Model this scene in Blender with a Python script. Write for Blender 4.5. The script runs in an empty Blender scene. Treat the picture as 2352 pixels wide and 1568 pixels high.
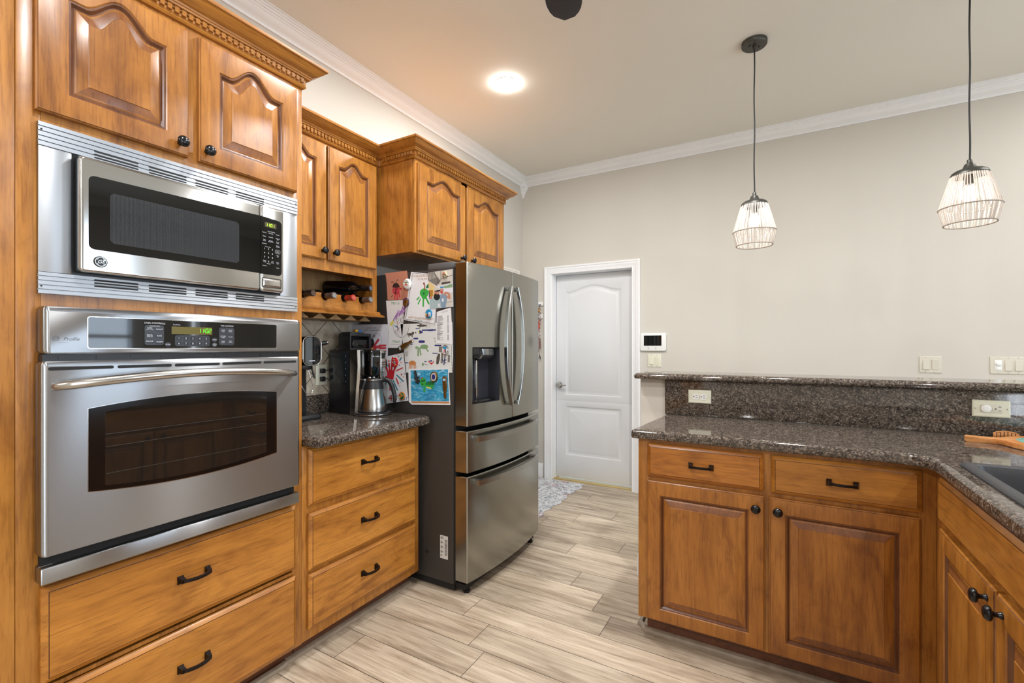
import bpy, bmesh, math, random
from mathutils import Matrix, Vector
random.seed(7)
PI = math.pi
sc = bpy.context.scene
COL = sc.collection

# ------------------------------------------------------------------ camera
YAW = math.radians(29.873)
CAM_H = 1.278
cam_d = bpy.data.cameras.new('camera')
cam_d.sensor_width = 36.0
cam_d.lens = 1063.12 / 2352 * 36.0
cam_d.shift_y = 12.4 / 2352
cam_d.clip_start = 0.02
cam = bpy.data.objects.new('camera', cam_d)
cam.location = (0, 0, CAM_H)
cam.rotation_euler = (PI / 2, 0, YAW)
COL.objects.link(cam)
sc.camera = cam

# ------------------------------------------------------------------ view, world, daylight
sc.view_settings.view_transform = 'Standard'
sc.view_settings.look = 'None'
sc.view_settings.gamma = 1
sc.view_settings.use_curve_mapping = False
sc.view_settings.exposure = 0.46
sc.cycles.max_bounces = 8
sc.cycles.diffuse_bounces = 4
sc.cycles.glossy_bounces = 4
sc.cycles.sample_clamp_indirect = 6
sc.cycles.caustics_reflective = False
sc.cycles.caustics_refractive = False

world = bpy.data.worlds.new('World')
sc.world = world
world.use_nodes = True
_n = world.node_tree.nodes
_bg = _n['Background']
_bg.inputs[0].default_value = (0.60, 0.78, 1.0, 1)
_bg.inputs[1].default_value = 1.6

# room shell extents
LW, RW, BW, FW, CEIL = -2.218, 3.4, 4.08, -3.2, 2.95
WIN_R = (1.45, 2.55, 0.40, 2.25)      # window in the right wall: y0, y1, z0, z1
WIN_T = (3.16, 3.30, 0.30, 2.30)      # unseen narrow sidelight added for a bright streak on the oven steel
WIN_S = (-2.30, -0.70, 0.40, 2.25)    # unseen second window added for daylight, right wall behind the camera
CANS = [(-1.493, 2.527), (-0.75, 0.55), (-0.05, 2.05), (1.75, 2.75), (-1.2, -1.5), (1.6, -1.2), (1.95, 3.45), (-1.20, 1.56)]  # first one seen; others unseen, placed to light the room, last as fill

def area_light(name, loc, rot, sx, sy, power, color, spread=180):
    d = bpy.data.lights.new(name, 'AREA')
    d.shape = 'RECTANGLE'; d.size = sx; d.size_y = sy; d.energy = power; d.color = color
    d.spread = math.radians(spread)
    o = bpy.data.objects.new(name, d); o.location = loc; o.rotation_euler = rot
    COL.objects.link(o); return o

# daylight entering through the right window and two unseen windows added for light
area_light('daylight_right', (RW + 0.20, (WIN_R[0] + WIN_R[1]) / 2, (WIN_R[2] + WIN_R[3]) / 2), (0, PI / 2, 0),
           WIN_R[3] - WIN_R[2], WIN_R[1] - WIN_R[0], 30, (0.74, 0.87, 1.0))
area_light('added_daylight_behind', (RW + 0.20, (WIN_S[0] + WIN_S[1]) / 2, (WIN_S[2] + WIN_S[3]) / 2), (0, PI / 2, 0),
           WIN_S[3] - WIN_S[2], WIN_S[1] - WIN_S[0], 55, (0.90, 0.95, 1.0))
area_light('added_streak_daylight', (RW + 0.20, (WIN_T[0] + WIN_T[1]) / 2, (WIN_T[2] + WIN_T[3]) / 2), (0, PI / 2, 0),
           WIN_T[3] - WIN_T[2], WIN_T[1] - WIN_T[0], 6, (0.90, 0.95, 1.0))
CAN_POWER = [15, 13, 25, 7, 33, 30, 4, 11]
BULB_STRENGTH = 560.0

# ------------------------------------------------------------------ helpers
def lin(h):
    h = h.lstrip('#')
    out = []
    for i in (0, 2, 4):
        c = int(h[i:i + 2], 16) / 255
        out.append(c / 12.92 if c <= 0.04045 else ((c + 0.055) / 1.055) ** 2.4)
    return (*out, 1)

def pix(px, py):
    a = (px - 1176) / 1063.12
    return (-math.sin(YAW) + a * math.cos(YAW), math.cos(YAW) + a * math.sin(YAW), (796.4 - py) / 1063.12)

def onY(px, py, y):            # a point of the photo on a plane facing the camera (y = const): returns x, z
    d = pix(px, py); t = y / d[1]
    return (t * d[0], CAM_H + t * d[2])

FX = lambda x0: Matrix(((0, 0, 1, x0), (1, 0, 0, 0), (0, 1, 0, 0), (0, 0, 0, 1)))       # faces +X: u = y, v = z
FY = lambda y0: Matrix(((1, 0, 0, 0), (0, 0, -1, y0), (0, 1, 0, 0), (0, 0, 0, 1)))      # faces -Y: u = x, v = z
FN = lambda x0: Matrix(((0, 0, -1, x0), (-1, 0, 0, 0), (0, 1, 0, 0), (0, 0, 0, 1)))     # faces -X: u = -y, v = z
ID = Matrix.Identity(4)

class MB:
    def __init__(s, T=None):
        s.v = []; s.f = []; s.m = []; s.uv = []; s.T = T or ID; s.mats = []
    def mi(s, mat):
        if mat is None: return 0
        if mat not in s.mats: s.mats.append(mat)
        return s.mats.index(mat)
    def add(s, vs, fs, mat=None, T=None):
        T = T or s.T
        k = len(s.v); i = s.mi(mat)
        for p in vs:
            s.v.append(T @ Vector(p)); s.uv.append((p[0], p[1]))
        for f in fs:
            s.f.append([k + a for a in f]); s.m.append(i)
        return s
    def box(s, a0, a1, b0, b1, c0, c1, bev=0, mat=None, seg=2, T=None):
        bm = bmesh.new()
        vs = [bm.verts.new(p) for p in ((a0, b0, c0), (a1, b0, c0), (a1, b1, c0), (a0, b1, c0), (a0, b0, c1), (a1, b0, c1), (a1, b1, c1), (a0, b1, c1))]
        for f in ((3, 2, 1, 0), (4, 5, 6, 7), (0, 1, 5, 4), (1, 2, 6, 5), (2, 3, 7, 6), (3, 0, 4, 7)):
            bm.faces.new([vs[i] for i in f])
        if bev > 0:
            bmesh.ops.bevel(bm, geom=list(bm.edges), offset=bev, segments=seg, profile=0.5, affect='EDGES')
        bm.verts.index_update()
        s.add([tuple(v.co) for v in bm.verts], [[v.index for v in f.verts] for f in bm.faces], mat, T)
        bm.free(); return s
    def loops(s, L, cap0=False, cap1=True, closed=True, mat=None, T=None):
        n = len(L[0]); vs = [p for l in L for p in l]; fs = []
        for k in range(len(L) - 1):
            for i in range(n if closed else n - 1):
                j = (i + 1) % n
                fs.append([k * n + i, k * n + j, (k + 1) * n + j, (k + 1) * n + i])
        if cap0: fs.append(list(range(n))[::-1])
        if cap1: fs.append([(len(L) - 1) * n + i for i in range(n)])
        return s.add(vs, fs, mat, T)
    def lathe(s, prof, o=(0, 0, 0), ax='w', seg=24, mat=None, cap0=True, cap1=True, sx=1, sy=1, T=None):
        L = []
        for r, h in prof:
            l = []
            for i in range(seg):
                a = 2 * PI * i / seg; c, d = r * math.cos(a) * sx, r * math.sin(a) * sy
                l.append({'w': (o[0] + c, o[1] + d, o[2] + h), 'v': (o[0] + d, o[1] + h, o[2] + c), 'u': (o[0] + h, o[1] + c, o[2] + d)}[ax])
            L.append(l)
        return s.loops(L, cap0, cap1, True, mat, T)
    def tube(s, path, r, seg=8, mat=None, cap=True, closed=False, flat=1.0, T=None):
        P = [Vector(p) for p in path]; n = len(P); L = []
        up = None
        for i in range(n):
            if closed: t = P[(i + 1) % n] - P[(i - 1) % n]
            else: t = P[min(i + 1, n - 1)] - P[max(i - 1, 0)]
            t.normalize()
            if up is None:
                a = Vector((0, 0, 1)) if abs(t.z) < 0.9 else Vector((1, 0, 0))
                up = (a - t * a.dot(t)).normalized()
            else:
                up = (up - t * up.dot(t)).normalized()
            b = t.cross(up)
            rr = r[i] if isinstance(r, (list, tuple)) else r
            L.append([tuple(P[i] + up * (rr * math.cos(2 * PI * k / seg)) + b * (rr * flat * math.sin(2 * PI * k / seg))) for k in range(seg)])
        if closed: L.append(L[0])
        return s.loops(L, cap and not closed, cap and not closed, True, mat, T)
    def sweep(s, path, prof, mat=None, closed_prof=True, T=None, pre=None, post=None):
        """path: plan points (x, y); prof: (outward, z) with outward to the right of travel; mitred"""
        n = len(path); L = []     # pre / post: travel direction before the first / after the last point, for a mitred end
        for i in range(n):
            p = Vector(path[i]).to_2d()
            d0 = (p - Vector(path[i - 1]).to_2d()).normalized() if i else (Vector(pre) if pre else None)
            d1 = (Vector(path[i + 1]).to_2d() - p).normalized() if i < n - 1 else (Vector(post) if post else None)
            d0 = d0 or d1; d1 = d1 or d0
            n0 = Vector((d0.y, -d0.x)); n1 = Vector((d1.y, -d1.x))
            m = (n0 + n1); m = m / max(m.dot(n0), 0.2)
            L.append([(p.x + m.x * o, p.y + m.y * o, z) for o, z in prof])
        return s.loops(L, True, True, closed_prof, mat, T)
    def poly(s, pts, w, mat, T=None):
        return s.add([(p[0], p[1], w) for p in pts], [list(range(len(pts)))], mat, T)

def norm_poly(pts):
    a = sum(pts[i][0] * pts[(i + 1) % len(pts)][1] - pts[(i + 1) % len(pts)][0] * pts[i][1] for i in range(len(pts)))
    return pts if a > 0 else pts[::-1]

def build(name, mb, mat=None, parent=None, smooth=40, label=None, recalc=True):
    me = bpy.data.meshes.new(name)
    if not mb.v: raise ValueError(name)
    lo = Vector([min(v[i] for v in mb.v) for i in range(3)]); hi = Vector([max(v[i] for v in mb.v) for i in range(3)])
    c = (lo + hi) / 2
    if parent is None: c.z = lo.z
    me.from_pydata([tuple(v - c) for v in mb.v], [], mb.f)
    uvl = me.uv_layers.new(name='UVMap')
    for l in me.loops: uvl.data[l.index].uv = mb.uv[l.vertex_index]
    mats = mb.mats or ([mat] if mat else [])
    for m in mats: me.materials.append(m)
    for p, i in zip(me.polygons, mb.m): p.material_index = i
    if recalc:
        bm = bmesh.new(); bm.from_mesh(me); bmesh.ops.recalc_face_normals(bm, faces=bm.faces); bm.to_mesh(me); bm.free()
    if smooth:
        me.polygons.foreach_set('use_smooth', [True] * len(me.polygons))
        me.set_sharp_from_angle(angle=math.radians(smooth))
    o = bpy.data.objects.new(name, me); COL.objects.link(o)
    place(o, c, parent)
    if label: o['label'] = label
    return o

def world_loc(o):
    p = Vector(o.location)
    while o.parent: o = o.parent; p = p + Vector(o.location)
    return p

def place(o, c, parent):
    if parent is not None:
        o.parent = parent; o.location = Vector(c) - world_loc(parent)
    else: o.location = c
    return o

def thing(name, label, cat, loc, group=None):
    o = bpy.data.objects.new(name, None); o.empty_display_size = 0.1; COL.objects.link(o)
    o.location = loc; o['label'] = label; o['category'] = cat
    if group: o['group'] = group
    return o

def tag(o, label, cat, group=None):
    o['label'] = label; o['category'] = cat
    if group: o['group'] = group
    return o

def struct(name, mb, mat, **k):
    o = build(name, mb, mat, None, **k); o['kind'] = 'structure'; return o

def copy_part(o, c, parent):
    q = o.copy(); COL.objects.link(q); q.parent = None
    place(q, c, parent)
    for ch in o.children:
        k = ch.copy(); COL.objects.link(k); k.parent = q
    return q

_font_cache = {}
def text_geo(txt, size, align='CENTER', shear=0.0):
    key = (txt, size, align, shear)
    if key in _font_cache: return _font_cache[key]
    cu = bpy.data.curves.new('t', 'FONT'); cu.body = txt; cu.size = size; cu.align_x = align; cu.align_y = 'CENTER'; cu.shear = shear
    cu.resolution_u = 2
    ob = bpy.data.objects.new('t', cu); COL.objects.link(ob)
    dg = bpy.context.evaluated_depsgraph_get()
    me = bpy.data.meshes.new_from_object(ob.evaluated_get(dg))
    vs = [tuple(v.co) for v in me.vertices]; fs = [list(p.vertices) for p in me.polygons]
    bpy.data.meshes.remove(me); bpy.data.objects.remove(ob); bpy.data.curves.remove(cu)
    _font_cache[key] = (vs, fs); return vs, fs

def add_text(mb, txt, u, v, w, size, mat, align='CENTER', shear=0.0, rot=0.0, sx=1.0):
    vs, fs = text_geo(txt, size, align, shear)
    c, s_ = math.cos(rot), math.sin(rot)
    mb.add([(u + (p[0] * sx * c - p[1] * s_), v + (p[0] * sx * s_ + p[1] * c), w) for p in vs], fs, mat)

def ring_pts(cu, cv, ru, rv, n=28, a0=0, a1=2 * PI):
    return [(cu + ru * math.cos(a0 + (a1 - a0) * i / n), cv + rv * math.sin(a0 + (a1 - a0) * i / n)) for i in range(n)]

def capsule(p, q, r, n=6):
    p = Vector(p); q = Vector(q); d = q - p
    a = math.atan2(d.y, d.x)
    pts = [(q.x + r * math.cos(a - PI / 2 + PI * i / n), q.y + r * math.sin(a - PI / 2 + PI * i / n)) for i in range(n + 1)]
    pts += [(p.x + r * math.cos(a + PI / 2 + PI * i / n), p.y + r * math.sin(a + PI / 2 + PI * i / n)) for i in range(n + 1)]
    return pts

def round_rect(u0, u1, v0, v1, r, n=5):
    pts = []
    for cu, cv, a in ((u1 - r, v0 + r, -PI / 2), (u1 - r, v1 - r, 0), (u0 + r, v1 - r, PI / 2), (u0 + r, v0 + r, PI)):
        for i in range(n + 1):
            t = a + PI / 2 * i / n; pts.append((cu + r * math.cos(t), cv + r * math.sin(t)))
    return pts

# ------------------------------------------------------------------ materials
def new_mat(name):
    m = bpy.data.materials.new(name); m.use_nodes = True
    nt = m.node_tree; b = nt.nodes['Principled BSDF']
    return m, nt, b

def pm(name, color, rough=0.5, metal=0.0, spec=None, coat=0.0, emit=None, es=0.0, bump=0.0, bscale=200.0, var=0.0, trans=0.0, alpha=1.0):
    m, nt, b = new_mat(name)
    c = lin(color) if isinstance(color, str) else color
    b.inputs['Base Color'].default_value = c
    b.inputs['Roughness'].default_value = rough
    b.inputs['Metallic'].default_value = metal
    if spec is not None: b.inputs['Specular IOR Level'].default_value = spec
    if coat: b.inputs['Coat Weight'].default_value = coat; b.inputs['Coat Roughness'].default_value = 0.08
    if emit: b.inputs['Emission Color'].default_value = lin(emit); b.inputs['Emission Strength'].default_value = es
    if trans: b.inputs['Transmission Weight'].default_value = trans
    if bump or var:
        tc = nt.nodes.new('ShaderNodeTexCoord'); nz = nt.nodes.new('ShaderNodeTexNoise')
        nz.inputs['Scale'].default_value = bscale; nz.inputs['Detail'].default_value = 3
        nt.links.new(tc.outputs['Object'], nz.inputs['Vector'])
        if bump:
            bp = nt.nodes.new('ShaderNodeBump'); bp.inputs['Strength'].default_value = bump; bp.inputs['Distance'].default_value = 0.002
            nt.links.new(nz.outputs['Fac'], bp.inputs['Height']); nt.links.new(bp.outputs['Normal'], b.inputs['Normal'])
        if var:
            rp = nt.nodes.new('ShaderNodeValToRGB')
            rp.color_ramp.elements[0].position = 0.3; rp.color_ramp.elements[1].position = 0.7
            rp.color_ramp.elements[0].color = tuple(x * (1 - var) for x in c[:3]) + (1,)
            rp.color_ramp.elements[1].color = tuple(min(1, x * (1 + var)) for x in c[:3]) + (1,)
            nt.links.new(nz.outputs['Fac'], rp.inputs['Fac']); nt.links.new(rp.outputs['Color'], b.inputs['Base Color'])
    return m

def ramp(nt, fac, stops, interp='LINEAR'):
    r = nt.nodes.new('ShaderNodeValToRGB'); cr = r.color_ramp; cr.interpolation = interp
    while len(cr.elements) < len(stops): cr.elements.new(0.5)
    for e, (p, c) in zip(cr.elements, stops): e.position = p; e.color = lin(c) if isinstance(c, str) else c
    nt.links.new(fac, r.inputs['Fac']); return r.outputs['Color']

def mixc(nt, fac, a, b, mode='MIX'):
    n = nt.nodes.new('ShaderNodeMix'); n.data_type = 'RGBA'; n.blend_type = mode
    for sock, val in ((n.inputs[0], fac), (n.inputs[6], a), (n.inputs[7], b)):
        if hasattr(val, 'is_linked'): nt.links.new(val, sock)
        else: sock.default_value = val
    return n.outputs[2]

def math_n(nt, op, a, b=None, c=None):
    n = nt.nodes.new('ShaderNodeMath'); n.operation = op
    for i, v in enumerate((a, b, c)):
        if v is None: continue
        if hasattr(v, 'is_linked'): nt.links.new(v, n.inputs[i])
        else: n.inputs[i].default_value = v
    return n.outputs[0]

def noise(nt, vec, scale, detail=4, rough=0.5, dist=0.0):
    n = nt.nodes.new('ShaderNodeTexNoise')
    n.inputs['Scale'].default_value = scale; n.inputs['Detail'].default_value = detail
    n.inputs['Roughness'].default_value = rough; n.inputs['Distortion'].default_value = dist
    nt.links.new(vec, n.inputs['Vector']); return n.outputs['Fac']

def mapping(nt, vec, scale=(1, 1, 1), loc=None):
    n = nt.nodes.new('ShaderNodeMapping'); n.inputs['Scale'].default_value = scale
    nt.links.new(vec, n.inputs['Vector'])
    if loc is not None: nt.links.new(loc, n.inputs['Location'])
    return n.outputs['Vector']

def wood(name, axis, c_lo, c_mid, c_hi, gloss=0.34):
    m, nt, b = new_mat(name)
    tc = nt.nodes.new('ShaderNodeTexCoord'); oi = nt.nodes.new('ShaderNodeObjectInfo')
    off = nt.nodes.new('ShaderNodeCombineXYZ')
    for i, k in enumerate((31.0, 57.0, 83.0)):
        nt.links.new(math_n(nt, 'MULTIPLY', oi.outputs['Random'], k), off.inputs[i])
    shifted = nt.nodes.new('ShaderNodeVectorMath'); shifted.operation = 'ADD'
    nt.links.new(tc.outputs['Object'], shifted.inputs[0]); nt.links.new(off.outputs[0], shifted.inputs[1])
    P = shifted.outputs[0]
    s = [1, 1, 1]; s['XYZ'.index(axis)] = 0.10
    g = noise(nt, mapping(nt, P, s), 11, 6, 0.62, 1.3)
    s2 = [1, 1, 1]; s2['XYZ'.index(axis)] = 0.05
    fine = noise(nt, mapping(nt, P, s2), 170, 3, 0.6, 0.2)
    s3 = [1, 1, 1]; s3['XYZ'.index(axis)] = 0.45
    blot = noise(nt, mapping(nt, P, s3), 7.5, 4, 0.6, 1.2)
    base = ramp(nt, g, [(0.22, c_lo), (0.47, c_mid), (0.78, c_hi)])
    bl = ramp(nt, blot, [(0.28, (0.66, 0.58, 0.50, 1)), (0.48, (1, 1, 1, 1)), (0.75, (1.04, 1.04, 1.02, 1))])
    col = mixc(nt, 1.0, base, bl, 'MULTIPLY')
    fl = ramp(nt, fine, [(0.28, (0.66, 0.60, 0.54, 1)), (0.50, (1, 1, 1, 1))])
    col = mixc(nt, 0.95, col, fl, 'MULTIPLY')
    s4 = [1, 1, 1]; s4['XYZ'.index(axis)] = 0.30
    mot = noise(nt, mapping(nt, P, s4), 34, 3, 0.6, 0.6)
    col = mixc(nt, 0.8, col, ramp(nt, mot, [(0.32, (0.82, 0.78, 0.73, 1)), (0.50, (1, 1, 1, 1)), (0.70, (1.06, 1.06, 1.05, 1))]), 'MULTIPLY')
    # small dark knots and figure
    vo = nt.nodes.new('ShaderNodeTexVoronoi'); vo.inputs['Scale'].default_value = 3.2
    nt.links.new(mapping(nt, P, s3), vo.inputs['Vector'])
    kn = ramp(nt, math_n(nt, 'ADD', vo.outputs['Distance'], math_n(nt, 'MULTIPLY', blot, 0.12)), [(0.07, (0.62, 0.55, 0.48, 1)), (0.14, (1, 1, 1, 1))])
    col = mixc(nt, 0.8, col, kn, 'MULTIPLY')
    tone = nt.nodes.new('ShaderNodeHueSaturation')
    nt.links.new(math_n(nt, 'MULTIPLY_ADD', oi.outputs['Random'], 0.10, 0.95), tone.inputs['Value'])
    nt.links.new(col, tone.inputs['Color'])
    nt.links.new(mixc(nt, 1.0, tone.outputs[0], oi.outputs['Color'], 'MULTIPLY'), b.inputs['Base Color'])
    b.inputs['Roughness'].default_value = gloss
    b.inputs['Coat Weight'].default_value = 0.15; b.inputs['Coat Roughness'].default_value = 0.18
    bp = nt.nodes.new('ShaderNodeBump'); bp.inputs['Strength'].default_value = 0.08; bp.inputs['Distance'].default_value = 0.001
    nt.links.new(fine, bp.inputs['Height']); nt.links.new(bp.outputs['Normal'], b.inputs['Normal'])
    return m

WC = ('7a4919', 'a66d2b', 'c0853b')
wood_z = wood('maple_grain_up', 'Z', *WC)
wood_y = wood('maple_grain_along_y', 'Y', *WC)
wood_x = wood('maple_grain_along_x', 'X', *WC)
wood_glaze_shade = wood('maple_glaze_and_shade', 'Z', '4f2d14', '6b4020', '7d4d28')
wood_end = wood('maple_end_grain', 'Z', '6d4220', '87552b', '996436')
wood_in = wood('maple_inside', 'Z', '7a5a34', '94744a', 'a5865a', 0.5)
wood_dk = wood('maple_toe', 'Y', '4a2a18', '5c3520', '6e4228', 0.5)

def steel_mat(name, color, rough=0.30, aniso=1.0, streak=0.04, metal=1.0):
    m, nt, b = new_mat(name)
    b.inputs['Base Color'].default_value = lin(color); b.inputs['Metallic'].default_value = metal
    b.inputs['Roughness'].default_value = rough
    b.inputs['Anisotropic'].default_value = aniso; b.inputs['Anisotropic Rotation'].default_value = 0.25
    tg = nt.nodes.new('ShaderNodeTangent'); tg.direction_type = 'UV_MAP'; tg.uv_map = 'UVMap'
    nt.links.new(tg.outputs[0], b.inputs['Tangent'])
    tc = nt.nodes.new('ShaderNodeTexCoord')
    nz = noise(nt, mapping(nt, tc.outputs['UV'], (2, 900, 1)), 1.0, 2)
    nt.links.new(math_n(nt, 'MULTIPLY_ADD', nz, streak, rough - streak / 2), b.inputs['Roughness'])
    return m

steel = steel_mat('brushed_steel', 'a0a2a5')
steel_hi = steel_mat('polished_steel', 'bcbbb8', 0.18, 0.5)
steel_grill = steel_mat('steel_trim', 'b6babf', 0.46, 0.8)
steel_fridge = steel_mat('fridge_steel', '9c9d98', 0.20, 0.35, 0.04)
steel_fridge_dk = steel_mat('fridge_steel_handle', 'a3a3a0', 0.26, 0.3, 0.04)
steel_round = pm('spun_steel', 'a9a8a5', .24, 1.0)
fridge_side = pm('fridge_side_paint', '3b3836', 0.42, 0.25, bump=0.06, bscale=700)
black_plastic = pm('black_plastic', '17171a', 0.38)
black_matte = pm('black_matte', '0d0d0e', 0.7)
black_gloss = pm('black_glass', '08090a', 0.04, spec=0.6)
bronze = pm('dark_bronze', '1b1513', 0.34, 0.6)
black_knob = pm('black_knob', '101114', 0.22, 0.2)
chrome = pm('chrome', 'd8d8d8', 0.10, 1.0)
nickel = pm('satin_nickel', 'b9b6b1', 0.25, 1.0)
white_trim = pm('white_trim_paint', 'ececec', 0.38)
white_door = pm('white_door_paint', 'dcddde', 0.42, bump=0.03, bscale=500)
wall_paint = pm('cream_wall_paint', 'cac5bb', 0.72, bump=0.10, bscale=170)
ceil_paint = pm('ceiling_paint', 'e5e1d7', 0.80, bump=0.10, bscale=140)
white_plastic = pm('white_plastic', 'e9e9e6', 0.35)
ivory = pm('ivory_plastic', 'dcdac6', 0.35)
almond = pm('almond_plastic', 'd0cabb', 0.4)
slot_dark = pm('slot_dark', '1c1712', 0.6)
print_white = pm('printed_white', 'c9ced6', 0.5)
print_grey = pm('printed_grey', '5c6068', 0.5)
seg_green = pm('display_green', '30ff20', 0.5, emit='46ff2a', es=1.6)
seg_yellow = pm('display_yellow_green', 'b4ff10', 0.5, emit='b8ff18', es=1.6)
lcd_olive = pm('display_olive', '4f4508', 0.3, emit='5c5206', es=0.25)
lcd_dim = pm('display_brown', '3a2f08', 0.3)
paper_white = pm('paper_white', 'dfe0e4', 0.8)
rubber = pm('rubber_black', '0b0b0b', 0.8)

def granite_mat():
    m, nt, b = new_mat('speckled_granite')
    tc = nt.nodes.new('ShaderNodeTexCoord'); P = tc.outputs['Object']
    v1 = nt.nodes.new('ShaderNodeTexVoronoi'); v1.inputs['Scale'].default_value = 210
    nt.links.new(P, v1.inputs['Vector'])
    sep = nt.nodes.new('ShaderNodeSeparateColor'); nt.links.new(v1.outputs['Color'], sep.inputs[0])
    c1 = ramp(nt, sep.outputs[0], [(0.0, '0e0d0d'), (0.22, '1d1a18'), (0.36, '3d352f'), (0.62, '5f544a'), (0.84, '7d7064'), (0.97, 'a1978c')])
    n1 = noise(nt, P, 60, 5, 0.65)
    c2 = ramp(nt, n1, [(0.34, '151312'), (0.47, '4a4039'), (0.62, '6e6258'), (0.75, '837567')])
    col = mixc(nt, 0.45, c1, c2)
    n2 = noise(nt, P, 420, 2, 0.6)
    sp = ramp(nt, n2, [(0.36, (0.42, 0.42, 0.44, 1)), (0.46, (1, 1, 1, 1)), (0.66, (1, 1, 1, 1)), (0.74, (1.7, 1.65, 1.6, 1))])
    col = mixc(nt, 1.0, col, sp, 'MULTIPLY')
    nt.links.new(col, b.inputs['Base Color'])
    b.inputs['Roughness'].default_value = 0.07; b.inputs['Specular IOR Level'].default_value = 0.6
    return m
granite = granite_mat()

def floor_mat():
    m, nt, b = new_mat('oak_plank_floor')
    tc = nt.nodes.new('ShaderNodeTexCoord'); P = tc.outputs['Object']
    at = nt.nodes.new('ShaderNodeAttribute'); at.attribute_name = 'plank'
    off = nt.nodes.new('ShaderNodeCombineXYZ')
    for i, k in enumerate((41.0, 13.0, 7.0)): nt.links.new(math_n(nt, 'MULTIPLY', at.outputs['Fac'], k), off.inputs[i])
    ad = nt.nodes.new('ShaderNodeVectorMath'); ad.operation = 'ADD'
    nt.links.new(P, ad.inputs[0]); nt.links.new(off.outputs[0], ad.inputs[1]); Q = ad.outputs[0]
    g = noise(nt, mapping(nt, Q, (0.7, 14, 1)), 3.4, 7, 0.66, 0.5)
    fine = noise(nt, mapping(nt, Q, (3, 120, 1)), 2.2, 4, 0.6, 0.3)
    bl = noise(nt, mapping(nt, Q, (0.8, 4.5, 1)), 2.4, 5, 0.62, 0.5)
    c = ramp(nt, g, [(0.27, '917f6a'), (0.44, 'bdad97'), (0.60, 'cfc0ab'), (0.78, 'dccfbc')])
    c = mixc(nt, 0.9, c, ramp(nt, bl, [(0.33, (0.55, 0.50, 0.46, 1)), (0.54, (0.95, 0.94, 0.93, 1)), (0.68, (1.06, 1.06, 1.06, 1))]), 'MULTIPLY')
    c = mixc(nt, 0.7, c, ramp(nt, fine, [(0.32, (0.66, 0.62, 0.58, 1)), (0.5, (1, 1, 1, 1))]), 'MULTIPLY')
    vo = nt.nodes.new('ShaderNodeTexVoronoi'); vo.inputs['Scale'].default_value = 1.0
    nt.links.new(mapping(nt, Q, (1.0, 3.2, 1)), vo.inputs['Vector'])
    kn = ramp(nt, math_n(nt, 'MULTIPLY_ADD', g, 0.10, vo.outputs['Distance']), [(0.07, (0.42, 0.37, 0.33, 1)), (0.095, (0.78, 0.74, 0.70, 1)), (0.16, (1, 1, 1, 1))])
    c = mixc(nt, 1.0, c, kn, 'MULTIPLY')
    hs = nt.nodes.new('ShaderNodeHueSaturation'); nt.links.new(c, hs.inputs['Color'])
    nt.links.new(math_n(nt, 'MULTIPLY_ADD', at.outputs['Fac'], 0.30, 0.80), hs.inputs['Value'])
    nt.links.new(hs.outputs[0], b.inputs['Base Color'])
    b.inputs['Roughness'].default_value = 0.42
    bp = nt.nodes.new('ShaderNodeBump'); bp.inputs['Strength'].default_value = 0.12; bp.inputs['Distance'].default_value = 0.001
    nt.links.new(fine, bp.inputs['Height']); nt.links.new(bp.outputs['Normal'], b.inputs['Normal'])
    return m
floor_m = floor_mat()
shoe_m = pm('grey_oak_shoe', '8d8172', 0.5, var=0.15, bscale=30)

# ================================================================== ROOM SHELL
def make_floor():
    W_, Y0 = 0.17065, 1.2845
    joints = {0: -1.585, 2: -1.152, 3: -1.303, 5: -0.781, 6: -0.966, 8: -1.137, 9: -0.860, 10: -1.493, 11: -1.305, 12: -1.067, 14: -1.387}
    mb = MB(); ids = []
    mb.box(LW - .1, RW + .1, FW - .1, BW + .02, -0.06, -0.0022, mat=slot_dark); ids += [0.0] * 6
    k = -27
    while Y0 + k * W_ < BW + .02:
        y0 = Y0 + k * W_; y1 = y0 + W_
        y0c, y1c = max(y0, FW - .1), min(y1, BW + .02)
        j = joints.get(k, -1.6 + ((k * 0.4373) % 1.0) * 1.22)
        x = j - 1.22 * math.ceil((j - LW + .1) / 1.22)
        while x < RW + .1:
            a, b_ = max(x, LW - .1), min(x + 1.22, RW + .1)
            if b_ > a and y1c > y0c:
                g = 0.0011
                mb.add([(a + g, y0c + g, 0), (b_ - g, y0c + g, 0), (b_ - g, y1c - g, 0), (a + g, y1c - g, 0)], [[0, 1, 2, 3]], floor_m)
                ids.append(random.random())
            x += 1.22
        k += 1
    o = build('floor', mb, floor_m, None, smooth=0, recalc=False); o['kind'] = 'structure'
    at = o.data.attributes.new('plank', 'FLOAT', 'FACE')
    at.data.foreach_set('value', ids)
    return o
make_floor()

mb = MB(); mb.box(LW - .2, RW + .2, FW - .2, BW + .2, CEIL, CEIL + .1); struct('ceiling', mb, ceil_paint)
mb = MB(); mb.box(LW - .15, LW, FW - .15, BW + .18, -.06, CEIL); struct('wall_left', mb, wall_paint)
DX0, DX1, DZ = -1.905, -1.110, 1.985
mb = MB()
mb.box(LW, DX0, BW, BW + .18, -.06, CEIL); mb.box(DX1, RW, BW, BW + .18, -.06, CEIL); mb.box(DX0, DX1, BW, BW + .18, DZ, CEIL)
struct('wall_back', mb, wall_paint)
mb = MB()
edges = [FW - .15, WIN_S[0], WIN_S[1], WIN_R[0], WIN_R[1], WIN_T[0], WIN_T[1], BW + .18]
for i in (0, 2, 4, 6): mb.box(RW, RW + .15, edges[i], edges[i + 1], -.06, CEIL)
for w_ in (WIN_S, WIN_R, WIN_T): mb.box(RW, RW + .15, w_[0], w_[1], -.06, w_[2]); mb.box(RW, RW + .15, w_[0], w_[1], w_[3], CEIL)
struct('wall_right', mb, wall_paint)
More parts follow.
